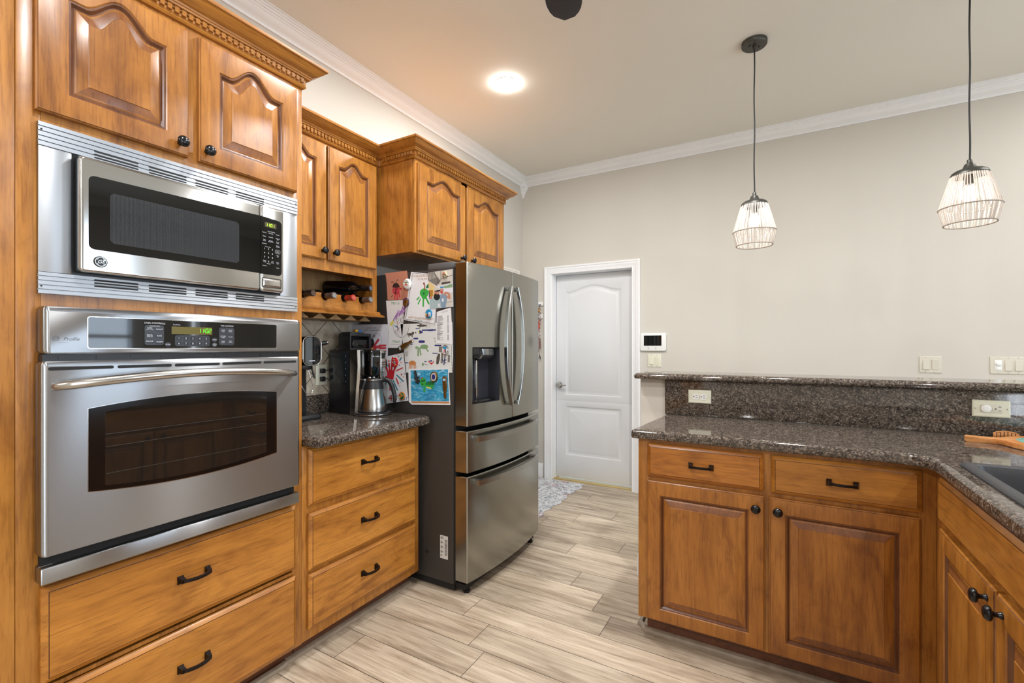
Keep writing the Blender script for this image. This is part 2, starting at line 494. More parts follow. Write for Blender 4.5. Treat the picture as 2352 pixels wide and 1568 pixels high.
mb = MB(); mb.box(LW, RW, FW - .15, FW, -.06, CEIL); struct('wall_front', mb, wall_paint)
for k_, (y0, y1, z0, z1) in enumerate((WIN_R, WIN_S)):
    mb = MB()
    for a, b_ in ((y0 - .08, y0 + .04), (y1 - .04, y1 + .08)): mb.box(RW - .02, RW + .05, a, b_, z0 - .08, z1 + .08)
    for a, b_ in ((z0 - .08, z0 + .04), (z1 - .04, z1 + .08)): mb.box(RW - .02, RW + .05, y0, y1, a, b_)
    mb.box(RW + .01, RW + .05, (y0 + y1) / 2 - .02, (y0 + y1) / 2 + .02, z0, z1); mb.box(RW + .012, RW + .048, y0, y1, 1.38, 1.42)
    struct('window_%d' % (k_ + 1), mb, white_trim)

y0, y1, z0, z1 = WIN_T
mb = MB(); mb.box(RW - .02, RW + .05, y0 - .06, y0, z0 - .06, z1 + .06); mb.box(RW - .02, RW + .05, y1, y1 + .06, z0 - .06, z1 + .06); mb.box(RW - .02, RW + .05, y0, y1, z0 - .06, z0); mb.box(RW - .02, RW + .05, y0, y1, z1, z1 + .06)
struct('window_3', mb, white_trim)  # frame of the added sidelight
# ceiling crown moulding along the left and back walls
CR = [(0, 2.866), (.010, 2.866), (.013, 2.872), (.010, 2.878), (.016, 2.883), (.030, 2.890), (.042, 2.901), (.049, 2.914), (.054, 2.916),
      (.056, 2.924), (.062, 2.926), (.064, 2.934), (.070, 2.936), (.072, 2.942), (.080, 2.944), (.080, CEIL), (0, CEIL)]
mb = MB(); mb.sweep([(LW, FW), (LW, BW), (RW, BW), (RW, FW)], CR); struct('trim_1', mb, white_trim, smooth=30)
mb = MB()
L = []
for z, a in ((2.949, .082), (2.935, .078), (2.90, .074), (2.874, .078), (2.868, .082), (2.862, .082), (2.858, .070), (2.846, .066), (2.842, .058), (2.828, .053), (2.824, .045), (2.808, .039), (2.804, .032), (2.788, .025), (2.770, .012), (2.764, .008)):
    L.append([(LW, BW, z), (LW, BW - a * .80, z), (LW + a * .62, BW - a * .62, z), (LW + a * .80, BW, z)])
mb.loops(L, True, True); struct('trim_2', mb, white_trim, smooth=20)
# baseboards
BB = [(0, 0), (.016, 0), (.016, .095), (.012, .105), (.012, .120), (.006, .130), (.004, .138), (0, .140)]
mb = MB(); mb.sweep([(LW, 2.80), (LW, 3.03)], BB); mb.sweep([(LW, 3.985), (LW, BW), (-1.99, BW)], BB); struct('baseboard_left', mb, white_trim)
mb = MB(); mb.sweep([(-1.03, BW), (RW, BW)], BB); struct('baseboard_back', mb, white_trim)

# ------------------------------------------------------------------ panelled fronts
def panel_door(mb, u0, u1, v0, v1, w0, w1, fl, fr, fb, ft, arch=0.0, flat=0.15, prof=None, edge=.008, n=40, mat=None, drop=.006, glaze=None):
    """slab with a framed panel; opening top may be a cathedral arch of height `arch` above the shoulders"""
    def rect(i, w):
        a, b_, c, d = u0 + i, u1 - i, v0 + i, v1 - i
        return [(a, c, w), (b_, c, w)] + [(b_ + (a - b_) * k / n, d, w) for k in range(n + 1)]
    def shp(t):
        s = abs(2 * t - 1); e = 1 - 2 * flat
        if arch == 0 or s >= e: return 0.0
        return (0.5 + 0.5 * math.cos(PI * s / e)) ** 0.82
    def opening(d, w):
        a, b_, c = u0 + fl + d, u1 - fr - d, v0 + fb + d
        out = [(a, c, w), (b_, c, w)]
        for k in range(n + 1):
            t = k / n
            out.append((b_ + (a - b_) * t, v1 - ft - d * 1.05 + arch * shp(t), w))
        return out
    prof = prof or [(0, 0), (.003, -.0035), (.007, -.0035), (.010, -.0075), (.013, -.0115), (.016, -.012), (.021, -.0095), (.043, -.003), (.0445, -.001)]
    L = [rect(0, w0), rect(0, w1 - drop), rect(edge * .45, w1 - drop * .55), rect(edge * .55, w1 - drop * .22), rect(edge * 1.3, w1)]
    o0 = len(L)
    L += [opening(d, w1 + w) for d, w in prof]
    if not glaze:
        mb.loops(L, True, True, True, mat); return
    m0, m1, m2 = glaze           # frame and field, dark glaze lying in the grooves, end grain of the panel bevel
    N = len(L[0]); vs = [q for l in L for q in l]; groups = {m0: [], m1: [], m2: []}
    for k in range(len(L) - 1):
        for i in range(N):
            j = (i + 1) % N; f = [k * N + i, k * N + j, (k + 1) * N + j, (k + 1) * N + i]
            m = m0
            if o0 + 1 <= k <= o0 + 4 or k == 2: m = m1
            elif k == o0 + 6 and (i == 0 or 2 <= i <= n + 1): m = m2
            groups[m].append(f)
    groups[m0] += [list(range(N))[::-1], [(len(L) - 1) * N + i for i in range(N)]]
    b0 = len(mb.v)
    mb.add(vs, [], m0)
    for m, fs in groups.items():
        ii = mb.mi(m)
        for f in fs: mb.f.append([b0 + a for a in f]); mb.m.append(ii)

WOOD_AND_SHADE = [wood_y, wood_glaze_shade]
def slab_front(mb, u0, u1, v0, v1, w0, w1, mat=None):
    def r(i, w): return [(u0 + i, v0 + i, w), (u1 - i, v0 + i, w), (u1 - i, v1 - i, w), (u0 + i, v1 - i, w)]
    mb.loops([r(0, w0), r(0, w1 - .010), r(.002, w1 - .008), r(.0128, w1 - .0012)], True, False, True, WOOD_AND_SHADE[0])
    mb.loops([r(.0128, w1 - .0012), r(.0133, w1 - .0024), r(.0143, w1 - .0020), r(.0146, w1)], False, False, True, WOOD_AND_SHADE[1])  # shadow line painted in dark wood between bevel and flat
    mb.loops([r(.0146, w1), r(.016, w1)], False, True, True, WOOD_AND_SHADE[0])

GLZ = (wood_z, wood_glaze_shade, wood_end)
# interior door in the back wall
Tdoor = FY(BW + .09)
d1 = thing('door_1', 'white two-panel interior door with arched top panel in the back wall', 'door', (-1.507, BW + .11, 0.0))
d1['kind'] = 'structure'
mb = MB(Tdoor)
pr = [(0, 0), (.006, -.002), (.012, -.008), (.020, -.010), (.034, -.0085), (.048, -.003), (.052, -.002)]
panel_door(mb, -1.888, -1.127, .016, .757, -.035, 0, .095, .113, .209, .050, prof=pr, edge=.002, drop=.002)
panel_door(mb, -1.888, -1.127, .757, 1.972, -.035, 0, .095, .113, .053, .156, arch=.055, flat=.03, prof=pr, edge=.002, drop=.002)
build('door_leaf', mb, white_door, d1, smooth=30)
mb = MB(Tdoor)
mb.lathe([(.030, 0), (.031, .004), (.029, .009), (.020, .012), (.012, .016), (.011, .040)], (-1.856, .904, 0), 'w', 28)
mb.tube([(-1.856, .904, .036), (-1.845, .904, .042), (-1.82, .903, .044), (-1.795, .905, .044), (-1.772, .908, .043)], [.009, .009, .007, .006, .005], 12)
build('door_handle', mb, nickel, d1)
CAS = [(.006, 0), (.006, .011), (.002, .014), (-.004, .012), (-.008, .0135), (-.028, .0150), (-.034, .0185), (-.046, .0190), (-.050, .0235), (-.062, .0240), (-.065, .0215), (-.065, 0)]
mb = MB(WT0 := FY(BW)); mb.sweep([(DX0, 0), (DX0, DZ), (DX1, DZ), (DX1, 0)], CAS); mb.T = ID
mb.box(DX0, DX0 + .012, BW, BW + .13, 0, DZ); mb.box(DX1 - .012, DX1, BW, BW + .13, 0, DZ); mb.box(DX0, DX1, BW, BW + .13, DZ - .010, DZ)
struct('trim_3', mb, white_trim)
gold_tile = pm('tan_threshold_tile', 'b59a52', 0.35, var=0.12, bscale=14)
mb = MB(); mb.box(DX0 - .01, DX1 + .01, BW + .022, BW + .25, -.05, 0.003); mb.box(-1.52, -1.517, BW + .022, BW + .25, .003, .0034, mat=None)
struct('trim_4', mb, gold_tile)
# cased doorway in the left wall behind the refrigerator
cream_trim = pm('cream_trim_paint', 'e6e0d6', 0.45)
mb = MB(FX(LW)); mb.sweep([(3.10, 0), (3.10, 1.955), (3.905, 1.955), (3.905, 0)], [(o * 1.06, w) for o, w in CAS]); mb.T = ID
struct('trim_5', mb, cream_trim)
mb = MB(FX(LW)); panel_door(mb, 3.10, 3.905, .012, 1.955, 0, .006, .12, .12, .12, .20, arch=.05, flat=.03, prof=pr, edge=.002, drop=.002)
struct('door_2', mb, white_door)

# ================================================================== HARDWARE
def knob_mb(T):
    mb = MB(T)
    mb.lathe([(.008, 0), (.0085, .003), (.006, .006), (.0055, .014), (.009, .018), (.0155, .020), (.0175, .0235), (.0165, .028), (.012, .0325), (.005, .0345)], (0, 0, 0), 'w', 24)
    return mb
def pull_mb(T, h=.049):
    mb = MB(T)
    for s in (-1, 1):
        L = []
        for w, a, b_ in ((0, .0085, .0125), (.003, .0085, .0125), (.010, .0065, .0085), (.020, .0058, .0065), (.0245, .0050, .0055)):
            c = s * (h - .0085 - w * .10)
            L.append([(c - a, -b_, w), (c + a, -b_, w), (c + a, b_, w), (c - a, b_, w)])
        mb.loops(L, True, True)
    N = 14; L = []
    for i in range(N + 1):
        t = -1 + 2 * i / N
        u = t * (h - .008); w = .020 + .012 * (1 - t * t)
        L.append([(u, -.0052, w), (u, -.0040, w + .0075), (u, .0040, w + .0075), (u, .0052, w)])
    mb.loops(L, True, True)
    return mb
_proto = {}
def hardware(kind, frame, u, v, w, parent):
    """kind 'knob' | 'handle'; frame 'x' 'y' 'n'"""
    T0 = {'x': FX(0), 'y': FY(0), 'n': FN(0)}[frame]
    p = T0 @ Vector((u, v, w))
    key = (kind, frame)
    if key not in _proto:
        mb = knob_mb(T0) if kind == 'knob' else pull_mb(T0)
        o = build(kind, mb, black_knob if kind == 'knob' else bronze, None, 50)
        # origin at the back plate centre
        lo = min(v_.co.dot(T0.to_3x3() @ Vector((0, 0, 1))) for v_ in o.data.vertices)
        sh = T0.to_3x3() @ Vector((0, 0, 1)) * (-lo)
        cz = sum((v_.co.z for v_ in o.data.vertices)) / len(o.data.vertices)
        zc = (max(v_.co.z for v_ in o.data.vertices) + min(v_.co.z for v_ in o.data.vertices)) / 2
        for v_ in o.data.vertices: v_.co += sh; v_.co.z -= zc
        _proto[key] = o; place(o, p, parent); return o
    return copy_part(_proto[key], p, parent)

def crown_part(path, z, parent, name='crown_molding', pre=None, post=None):
    pr = [(-.004, 0), (.008, 0), (.013, .006), (.009, .012), (.011, .015), (.011, .0345), (.023, .037), (.025, .042), (.028, .044), (.030, .049), (.036, .0515), (.044, .056), (.055, .064),
          (.063, .0725), (.066, .0765), (.071, .0775), (.073, .082), (.073, .088), (-.004, .088)]
    mb = MB(); mb.sweep(path, [(o, z + h) for o, h in pr], pre=pre, post=post)
    o = build(name, mb, wood_y, parent, 28)
    mb = MB()
    for i in range(len(path) - 1):
        a, b_ = Vector(path[i]), Vector(path[i + 1]); d = b_ - a; Ln = d.length; d.normalize(); nrm = Vector((d.y, -d.x))
        n = int(Ln / .0205)
        for k in range(n + 1):
            c = a + d * (Ln * (k + .5) / (n + 1))
            if (post and i == len(path) - 2 and (c - b_).length < .032) or (pre and i == 0 and (c - a).length < .032): continue
            T = Matrix(((d.x, nrm.x, 0, c.x), (d.y, nrm.y, 0, c.y), (0, 0, 1, z), (0, 0, 0, 1)))
            mb.box(-.0062, .0062, .010, .0205, .0175, .0345, T=T)
            mb.box(-.0102, .0102, .010, .0165, .0285, .0345, T=T)
    build('dentil_band', mb, wood_y, o, 0)
    return o

# ================================================================== LEFT CABINET RUN (faces +X)
F = -1.672; FT = FX(F)
DW = .020      # door thickness in front of the face frame
# --- tall oven cabinet
tall = thing('tall_oven_cabinet', 'tall maple cabinet holding the microwave and wall oven', 'cabinet', (-1.93, .793, 0))
mb = MB()
mb.box(LW + .004, F - .002, .390, .403, .075, 2.335); mb.box(LW + .004, F - .002, 1.183, 1.201, .075, 2.335); mb.box(LW + .004, LW + .016, .403, 1.183, .075, 2.335)
for z in (.075, .660, 1.385, 1.868, 2.315): mb.box(LW + .016, F - .02, .403, 1.183, z, z + .016)
build('carcass', mb, wood_z, tall)
mb = MB()
mb.box(F - .02, F, .389, .436, .075, 2.335, .0025); mb.box(F - .02, F, 1.158, 1.2012, .075, 2.335, .001); mb.box(F - .02, F - .0003, .772, .818, 1.880, 2.335)
for a, b_ in ((.075, .105), (.372, .384), (.648, .676), (1.378, 1.424), (1.860, 1.905), (2.285, 2.335)): mb.box(F - .02, F - .0005, .436, 1.158, a, b_)
build('face_frame', mb, wood_z, tall)
mb = MB(); mb.box(F - .075, F - .055, .387, 1.199, 0, .075); build('toe_kick', mb, wood_dk, tall)
for u0, u1, ku in ((.422, .779, .752), (.811, 1.170, .832)):
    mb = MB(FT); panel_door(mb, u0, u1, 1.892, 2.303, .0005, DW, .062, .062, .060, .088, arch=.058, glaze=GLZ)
    d = build('door', mb, wood_z, tall, 25); d.color = (.90, .86, .86, 1)
    hardware('knob', 'x', ku, 1.928, F + DW, d)
for v0, v1 in ((.397, .650), (.088, .370)):
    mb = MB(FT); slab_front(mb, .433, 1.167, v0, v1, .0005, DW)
    d = build('drawer_front', mb, wood_y, tall, 25); d.color = (1.02, 1.0, .92, 1)
    hardware('handle', 'x', .793, (v0 + v1) / 2 + .012 * (v0 > .3) + .022 * (v0 < .3), F + DW, d)
crown_part([(F, .3892), (F, 1.2012), (-1.872, 1.2012)], 2.322, tall)

# --- neighbouring pantry at the left picture edge
pan = thing('pantry_cabinet', 'maple pantry cabinet at the left picture edge beside the oven cabinet', 'cabinet', (-1.95, .0, 0))
mb = MB(); mb.box(LW + .004, F - .0015, -.42, .3885, .075, 2.335, .001); build('carcass', mb, wood_z, pan)
mb = MB(); mb.box(F - .075, F - .055, -.42, .380, 0, .075); build('toe_kick', mb, wood_dk, pan)
for v0, v1 in ((.10, 1.30), (1.33, 2.30)):
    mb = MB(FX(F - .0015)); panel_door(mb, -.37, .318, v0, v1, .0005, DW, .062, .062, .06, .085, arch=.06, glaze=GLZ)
    build('door', mb, wood_z, pan, 25)
crown_part([(F - .0015, -.42), (F - .0015, .3885)], 2.322, pan)

# --- base cabinet with three drawers
base = thing('drawer_base_cabinet', 'maple three-drawer base cabinet between oven and refrigerator', 'cabinet', (-1.93, 1.553, 0))
mb = MB(); mb.box(LW + .004, F - .02, 1.2025, 1.904, .078, .874); build('carcass', mb, wood_z, base)
mb = MB()
mb.box(F - .02, F, 1.2015, 1.240, .078, .874, .0008); mb.box(F - .02, F, 1.850, 1.904, .078, .874, .002)
for a, b_ in ((.078, .135), (.34, .37), (.59, .635), (.845, .874)): mb.box(F - .02, F - .0004, 1.240, 1.850, a, b_)
build('face_frame', mb, wood_z, base)
mb = MB(); mb.box(F - .075, F - .055, 1.2025, 1.885, 0, .078); build('toe_kick', mb, wood_dk, base)
for v0, v1 in ((.628, .861), (.362, .596), (.122, .346)):
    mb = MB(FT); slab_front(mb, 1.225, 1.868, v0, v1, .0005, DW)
    d = build('drawer_front', mb, wood_y, base, 25); d.color = (1.15, 1.15, 1.08, 1)
    hardware('handle', 'x', 1.540, (v0 + v1) / 2 + .006, F + DW, d)
# shoe mouldings along the floor
SH = [(0, 0), (.019, 0), (.0185, .008), (.015, .014), (.009, .018), (0, .020)]
mb = MB(); mb.sweep([(F - .054, -.42), (F - .044, 1.160)], SH); mb.box(F - .055, F - .03, 1.15, 1.16, 0, .015); struct('trim_6', mb, shoe_m)
mb = MB(); mb.sweep([(F - .0545, 1.163), (F - .0545, 1.890)], SH); struct('trim_7', mb, shoe_m)

# --- wall cabinet with wine rack
U = -1.965; UT = FX(U)
wine = thing('wine_rack_cabinet', 'maple wall cabinet with wine rack above the coffee maker', 'cabinet', (-2.09, 1.545, 1.45))
mb = MB()
mb.box(LW + .004, U - .018, 1.2025, 1.888, 1.690, 2.312)
mb.box(LW + .004, U - .018, 1.2025, 1.218, 1.455, 1.690); mb.box(LW + .004, U - .018, 1.873, 1.888, 1.455, 1.690)
mb.box(LW + .004, U - .001, 1.218, 1.873, 1.455, 1.470)
build('carcass', mb, wood_z, wine)
mb = MB(); mb.box(LW + .0045, LW + .012, 1.218, 1.873, 1.470, 1.690); build('back_panel', mb, wood_in, wine)
mb = MB()
mb.box(U - .018, U, 1.2015, 1.230, 1.456, 2.312, .0015); mb.box(U - .018, U, 1.855, 1.888, 1.456, 2.312, .0015)
mb.box(U - .018, U - .0004, 1.230, 1.855, 1.660, 1.722); mb.box(U - .018, U - .0004, 1.230, 1.855, 2.280, 2.312)
build('face_frame', mb, wood_z, wine)
BOT = [1.425, 1.545, 1.665, 1.782]
def scallop(x0, x1, top, r, zc):
    mb = MB()
    pts = [(1.218, 1.470)] + [(1.873, 1.470), (1.873, top)]
    for y in sorted(BOT + [1.305], reverse=True):
        a0 = math.asin((top - zc) / r) if top - zc < r else PI / 2
        for k in range(13):
            a = a0 - (PI + 2 * a0) * k / 12
            pts.append((y + r * math.cos(a), zc + r * math.sin(a)))
    pts.append((1.218, top))
    L = [[(x, p[0], p[1]) for p in pts] for x in (x0, x1)]
    mb.loops(L, True, True); return mb
build('bottle_rail', scallop(U - .016, U - .0006, 1.5475, .0245, 1.535), wood_y, wine, 30)
build('bottle_rail', scallop(-2.175, -2.160, 1.520, .0385, 1.532), wood_y, wine, 30)
for u0, u1, ku in ((1.218, 1.538, 1.512), (1.551, 1.870, 1.581)):
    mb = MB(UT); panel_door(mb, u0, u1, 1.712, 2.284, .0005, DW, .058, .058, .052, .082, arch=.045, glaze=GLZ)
    d = build('door', mb, wood_z, wine, 25)
    hardware('knob', 'x', ku, 1.752, U + DW, d)
mb = MB(); mb.sweep([(U, 1.2025), (U, 1.888), (LW + .006, 1.888)], [(-.002, 1.444), (.030, 1.444), (.031, 1.450), (.024, 1.456), (.016, 1.460), (.013, 1.464), (.014, 1.468), (.010, 1.474), (0, 1.476)])
build('light_rail', mb, wood_y, wine)
for y in (1.250, 1.322, 1.42, 1.521, 1.617, 1.715, 1.812):
    mb = MB()
    L = [[(x, y + a, z) for a, z in ((-.009, 1.4545), (-.009, 1.440), (-.036, 1.424), (-.036, 1.420), (.036, 1.420), (.036, 1.424), (.009, 1.440), (.009, 1.4545))] for x in (-2.18, U - .012)]
    mb.loops(L, True, True); build('stemware_rail', mb, wood_in, wine)
crown_part([(U, 1.2025), (U, 1.9045)], 2.297, wine, post=(1, 0))

# --- cabinet over the refrigerator
G = -1.70; GT = FX(G)
over = thing('over_fridge_cabinet', 'maple wall cabinet with two arched doors above the refrigerator', 'cabinet', (-1.955, 2.374, 1.788))
mb = MB()
mb.box(LW + .004, G - .018, 1.905, 2.842, 1.795, 2.303); build('carcass', mb, wood_z, over)
mb = MB()
mb.box(G - .018, G, 1.905, 1.945, 1.788, 2.303, .0015); mb.box(G - .018, G, 2.775, 2.842, 1.788, 2.303, .0015)
mb.box(G - .018, G - .0004, 1.945, 2.775, 1.788, 1.830); mb.box(G - .018, G - .0004, 1.945, 2.775, 2.26, 2.303); mb.box(G - .018, G - .0004, 2.33, 2.39, 1.788, 2.303)
build('face_frame', mb, wood_z, over)
for u0, u1, ku in ((1.918, 2.348, 2.305), (2.372, 2.797, 2.412)):
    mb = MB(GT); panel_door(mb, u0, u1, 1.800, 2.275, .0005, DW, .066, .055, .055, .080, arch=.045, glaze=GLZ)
    d = build('door', mb, wood_z, over, 25)
    hardware('knob', 'x', ku, 1.822, G + DW, d)
crown_part([(U + .0005, 1.905), (G, 1.905), (G, 2.842), (LW + .004, 2.842)], 2.297, over, pre=(0, 1))

# ================================================================== MICROWAVE
mw = thing('microwave', 'stainless built-in microwave with black glass door above the wall oven', 'microwave', (F + .01, .80, 1.417))
S7 = {'0': 'abcdef', '1': 'bc', '2': 'abged', '3': 'abgcd', '4': 'fgbc', '5': 'afgcd', '6': 'afgedc', '7': 'abc', '8': 'abcdefg', '9': 'abfgcd'}
def seven(mb, s, u, v, w, h, mat, slant=.12):
    wd = h * .52; t = h * .085
    def bar(p, q):
        sh = lambda a: (a[0] + slant * (a[1] - v), a[1])
        pts = capsule(sh(p), sh(q), t * .5, 3); mb.poly(pts, w, mat)
    for c in s:
        if c == ':':
            for dv in (.3, .66):
                mb.poly(ring_pts(u + slant * h * dv, v + h * dv, t * .6, t * .6, 8), w, mat)
            u += h * .26; continue
        x0, x1, ya, yb, yc = u, u + wd, v, v + h / 2, v + h; g = t * .5
        sg = dict(a=((x0 + g, yc), (x1 - g, yc)), b=((x1, yb + g), (x1, yc - g)), c=((x1, ya + g), (x1, yb - g)), d=((x0 + g, ya), (x1 - g, ya)), e=((x0, ya + g), (x0, yb - g)), f=((x0, yb + g), (x0, yc - g)), g=((x0 + g, yb), (x1 - g, yb)))
        for k in S7[c]: bar(*sg[k])
        u += wd + h * .24
def logo_disc(mb, u, v, w, r, m_disc, m_ring, m_txt):
    if m_disc: mb.poly(ring_pts(u, v, r, r, 32), w, m_disc)
    for a in (r * .93, r * .99):
        o = ring_pts(u, v, a, a, 36); i = ring_pts(u, v, a - r * .05, a - r * .05, 36)
        mb.add([(p[0], p[1], w + .0002) for p in o + i], [[k, (k + 1) % 36, 36 + (k + 1) % 36, 36 + k] for k in range(36)], m_ring)
    for k in range(4):
        a = PI / 4 + k * PI / 2; cu, cv = u + r * .74 * math.cos(a), v + r * .74 * math.sin(a)
        mb.poly(capsule((cu - r * .12 * math.sin(a), cv + r * .12 * math.cos(a)), (cu + r * .12 * math.sin(a), cv - r * .12 * math.cos(a)), r * .045, 4), w + .0003, m_txt)
    add_text(mb, 'GE', u, v, w + .0003, r * 1.05, m_txt, shear=.35)

def grille(name, v0, v1, parent):
    mb = MB(FT)
    n = 5; prof = []
    h = (v1 - v0) / n
    for k in range(n):
        a = v0 + k * h
        prof += [(a + .0009, .0055), (a + .0013, .0115), (a + h - .0013, .0115), (a + h - .0009, .0055)]
    prof = [(v0, .001)] + prof + [(v1, .001)]
    mb.loops([[(u, v, w) for v, w in prof] for u in (.428, 1.174)], True, True)
    o = build(name, mb, steel_grill, parent, 20)
    return o
def slots(parent, cols, rows, hh, w, name='vent_slot'):
    mb = MB(FT)
    for a, b_ in cols:
        for v in rows:
            pts = capsule((a + hh, v), (b_ - hh, v), hh, 4)
            mb.loops([[(p[0], p[1], w - .002) for p in pts], [(p[0], p[1], w) for p in pts]], False, True)
    return build(name, mb, black_matte, parent, 0)
VC = ((.541, .645), (.671, .775), (.801, .905), (.931, 1.036))
g1 = grille('vent_grille', 1.803, 1.866, mw); slots(g1, VC, (1.826, 1.8175, 1.809), .0022, .0118)
g2 = grille('vent_grille', 1.417, 1.475, mw); slots(g2, VC, (1.4655, 1.457, 1.4485), .0022, .0118)
mb = MB(FT); mb.box(.4285, .494, 1.475, 1.803, .001, .0095, .001); build('trim_panel', mb, steel_grill, mw)
mb = MB(FT); mb.box(1.102, 1.1735, 1.475, 1.803, .001, .0095, .001); build('trim_panel', mb, steel_grill, mw)
for u, v in ((.434, 1.845), (.434, 1.437), (1.167, 1.845), (1.167, 1.437)):
    mb = MB(FT); mb.lathe([(.0022, .010), (.0022, .0128), (.001, .0130)], (u, v, 0), 'w', 10); build('screw', mb, slot_dark, mw)
mb = MB(FT); mb.box(.494, 1.102, 1.475, 1.803, -.36, .004); mb.box(.5005, 1.0965, 1.482, 1.797, .004, .030, .004); build('housing', mb, black_plastic, mw)
def front_plate(mb, u0, u1, v0, v1, w0, w1, r, mat, cap=True):
    L = []
    for i, w in ((0, w0), (0, w1 - .006), (.0015, w1 - .0025), (.004, w1 - .0006), (.008, w1)):
        L.append([(p[0], p[1], w) for p in round_rect(u0 + i, u1 - i, v0 + i, v1 - i, max(r - i, .001))])
    mb.loops(L, False, cap, True, mat)
def inset(mb, pts, w, mat, h=.0008):
    mb.loops([[(p[0], p[1], w - .002) for p in pts], [(p[0], p[1], w + h) for p in pts]], False, True, True, mat)
WM = .040
mb = MB(FT); front_plate(mb, .5005, 1.0035, 1.482, 1.797, .028, WM, .012, None)
dr = build('door', mb, steel_hi, mw, 35)
mb = MB(FT)
inset(mb, [(1.003, 1.546), (1.003, 1.755)] + [(.520 + .014 - .014 * math.sin(a), 1.748 - .014 + .014 * math.cos(a)) for a in (0, .4, .8, 1.2, PI / 2)] + [(.520 + .014 - .014 * math.cos(a), 1.546 + .014 - .014 * math.sin(a)) for a in (0, .4, .8, 1.2, PI / 2)], WM, None)
build('glass', mb, black_gloss, dr, 20)
def mesh_window():
    m, nt, b = new_mat('perforated_screen')
    tc = nt.nodes.new('ShaderNodeTexCoord'); mp = mapping(nt, tc.outputs['UV'], (330, 330, 1))
    vo = nt.nodes.new('ShaderNodeTexVoronoi'); vo.inputs['Scale'].default_value = 1.0; vo.inputs['Randomness'].default_value = 0
    nt.links.new(mp, vo.inputs['Vector'])
    nt.links.new(ramp(nt, vo.outputs['Distance'], [(.30, '0a0b0c'), (.42, '3c4044')]), b.inputs['Base Color'])
    b.inputs['Roughness'].default_value = 0.05; b.inputs['Specular IOR Level'].default_value = .6
    return m
mb = MB(FT); inset(mb, round_rect(.567, .927, 1.570, 1.712, .012), WM + .0006, None, .0004); build('window', mb, mesh_window(), dr, 20)
mb = MB(FT)
mb.lathe([(.0155, WM), (.0155, WM + .0015), (.0135, WM + .003)], (.5455, 1.514, 0), 'w', 32, black_plastic)
logo_disc(mb, .5455, 1.514, WM + .0032, .0130, black_plastic, steel_hi, steel_hi)
build('badge', mb, None, dr, 30)
mb = MB(FT); front_plate(mb, 1.0045, 1.0965, 1.482, 1.797, .028, WM, .012, None)
cp = build('control_panel', mb, steel_hi, mw, 35)
mb = MB(FT)
inset(mb, [(1.005, 1.545)] + [(1.087 - .014 + .014 * math.sin(a), 1.545 + .014 - .014 * math.cos(a)) for a in (0, .4, .8, 1.2, PI / 2)] + [(1.087 - .014 + .014 * math.cos(a), 1.751 - .014 + .014 * math.sin(a)) for a in (0, .4, .8, 1.2, PI / 2)] + [(1.005, 1.756)], WM, black_gloss)
wk = WM + .0011
mb.poly([(1.020, 1.719), (1.065, 1.719), (1.065, 1.737), (1.020, 1.737)], wk, lcd_dim)
seven(mb, '11:01', 1.024, 1.7225, wk + .0002, .0105, seg_yellow, 0)
add_text(mb, 'Auto Cooking', 1.045, 1.7045, wk, .0052, print_white)
rows = [(1.698, ('Popcorn', 'Beverage', 'Reheat')), (1.684, ('Potato', 'Vegetable', 'Chicken/')), (1.680, ('', '', 'Fish')), (1.671, ('Time', 'Defrost', 'Power')), (1.667, ('Cook', 'Auto/Time', 'Level')), (1.657, ('Reminder', '', 'Timer')), (1.653, ('', '', 'On/Off'))]
for v, ws in rows:
    for u, t in zip((1.0185, 1.0435, 1.0705), ws):
        if t: add_text(mb, t, u, v, wk, .0046, print_white)
add_text(mb, 'Express Cook', 1.032, 1.6465, wk, .0038, print_white)
for i, t in enumerate('123456789'):
    add_text(mb, t, (1.0195, 1.0345, 1.0495)[i % 3], 1.639 - .0155 * (i // 3), wk, .0085, print_white)
add_text(mb, '0', 1.0345, 1.5925, wk, .0085, print_white)
for u, v, t in ((1.0195, 1.5945, 'Power'), (1.0195, 1.590, 'Level'), (1.0495, 1.5945, 'Add'), (1.0495, 1.590, '30 Sec'), (1.0345, 1.585, 'Display'), (1.0705, 1.5945, 'Delay'), (1.0705, 1.590, 'Start'), (1.0195, 1.576, 'Set/Clear'), (1.0705, 1.574, 'Clock'), (1.0705, 1.637, 'Start'), (1.0705, 1.632, 'Pause'), (1.0705, 1.6205, 'Clear'), (1.0705, 1.616, 'Off')):
    add_text(mb, t, u, v, wk, .0046, print_white)
o_ = round_rect(1.0605, 1.0805, 1.6275, 1.6415, .005); i_ = round_rect(1.0611, 1.0799, 1.6281, 1.6409, .0045)
mb.add([(p[0], p[1], wk) for p in o_ + i_], [[k, (k + 1) % 24, 24 + (k + 1) % 24, 24 + k] for k in range(24)], print_white)
build('keypad', mb, None, cp, 0)
mb = MB(FT); inset(mb, round_rect(1.0095, 1.0860, 1.4965, 1.5330, .006), WM, slot_dark, .0003); front_plate(mb, 1.0110, 1.0845, 1.498, 1.5315, WM - .004, WM + .003, .005, steel_hi)
build('door_button', mb, None, cp, 35)

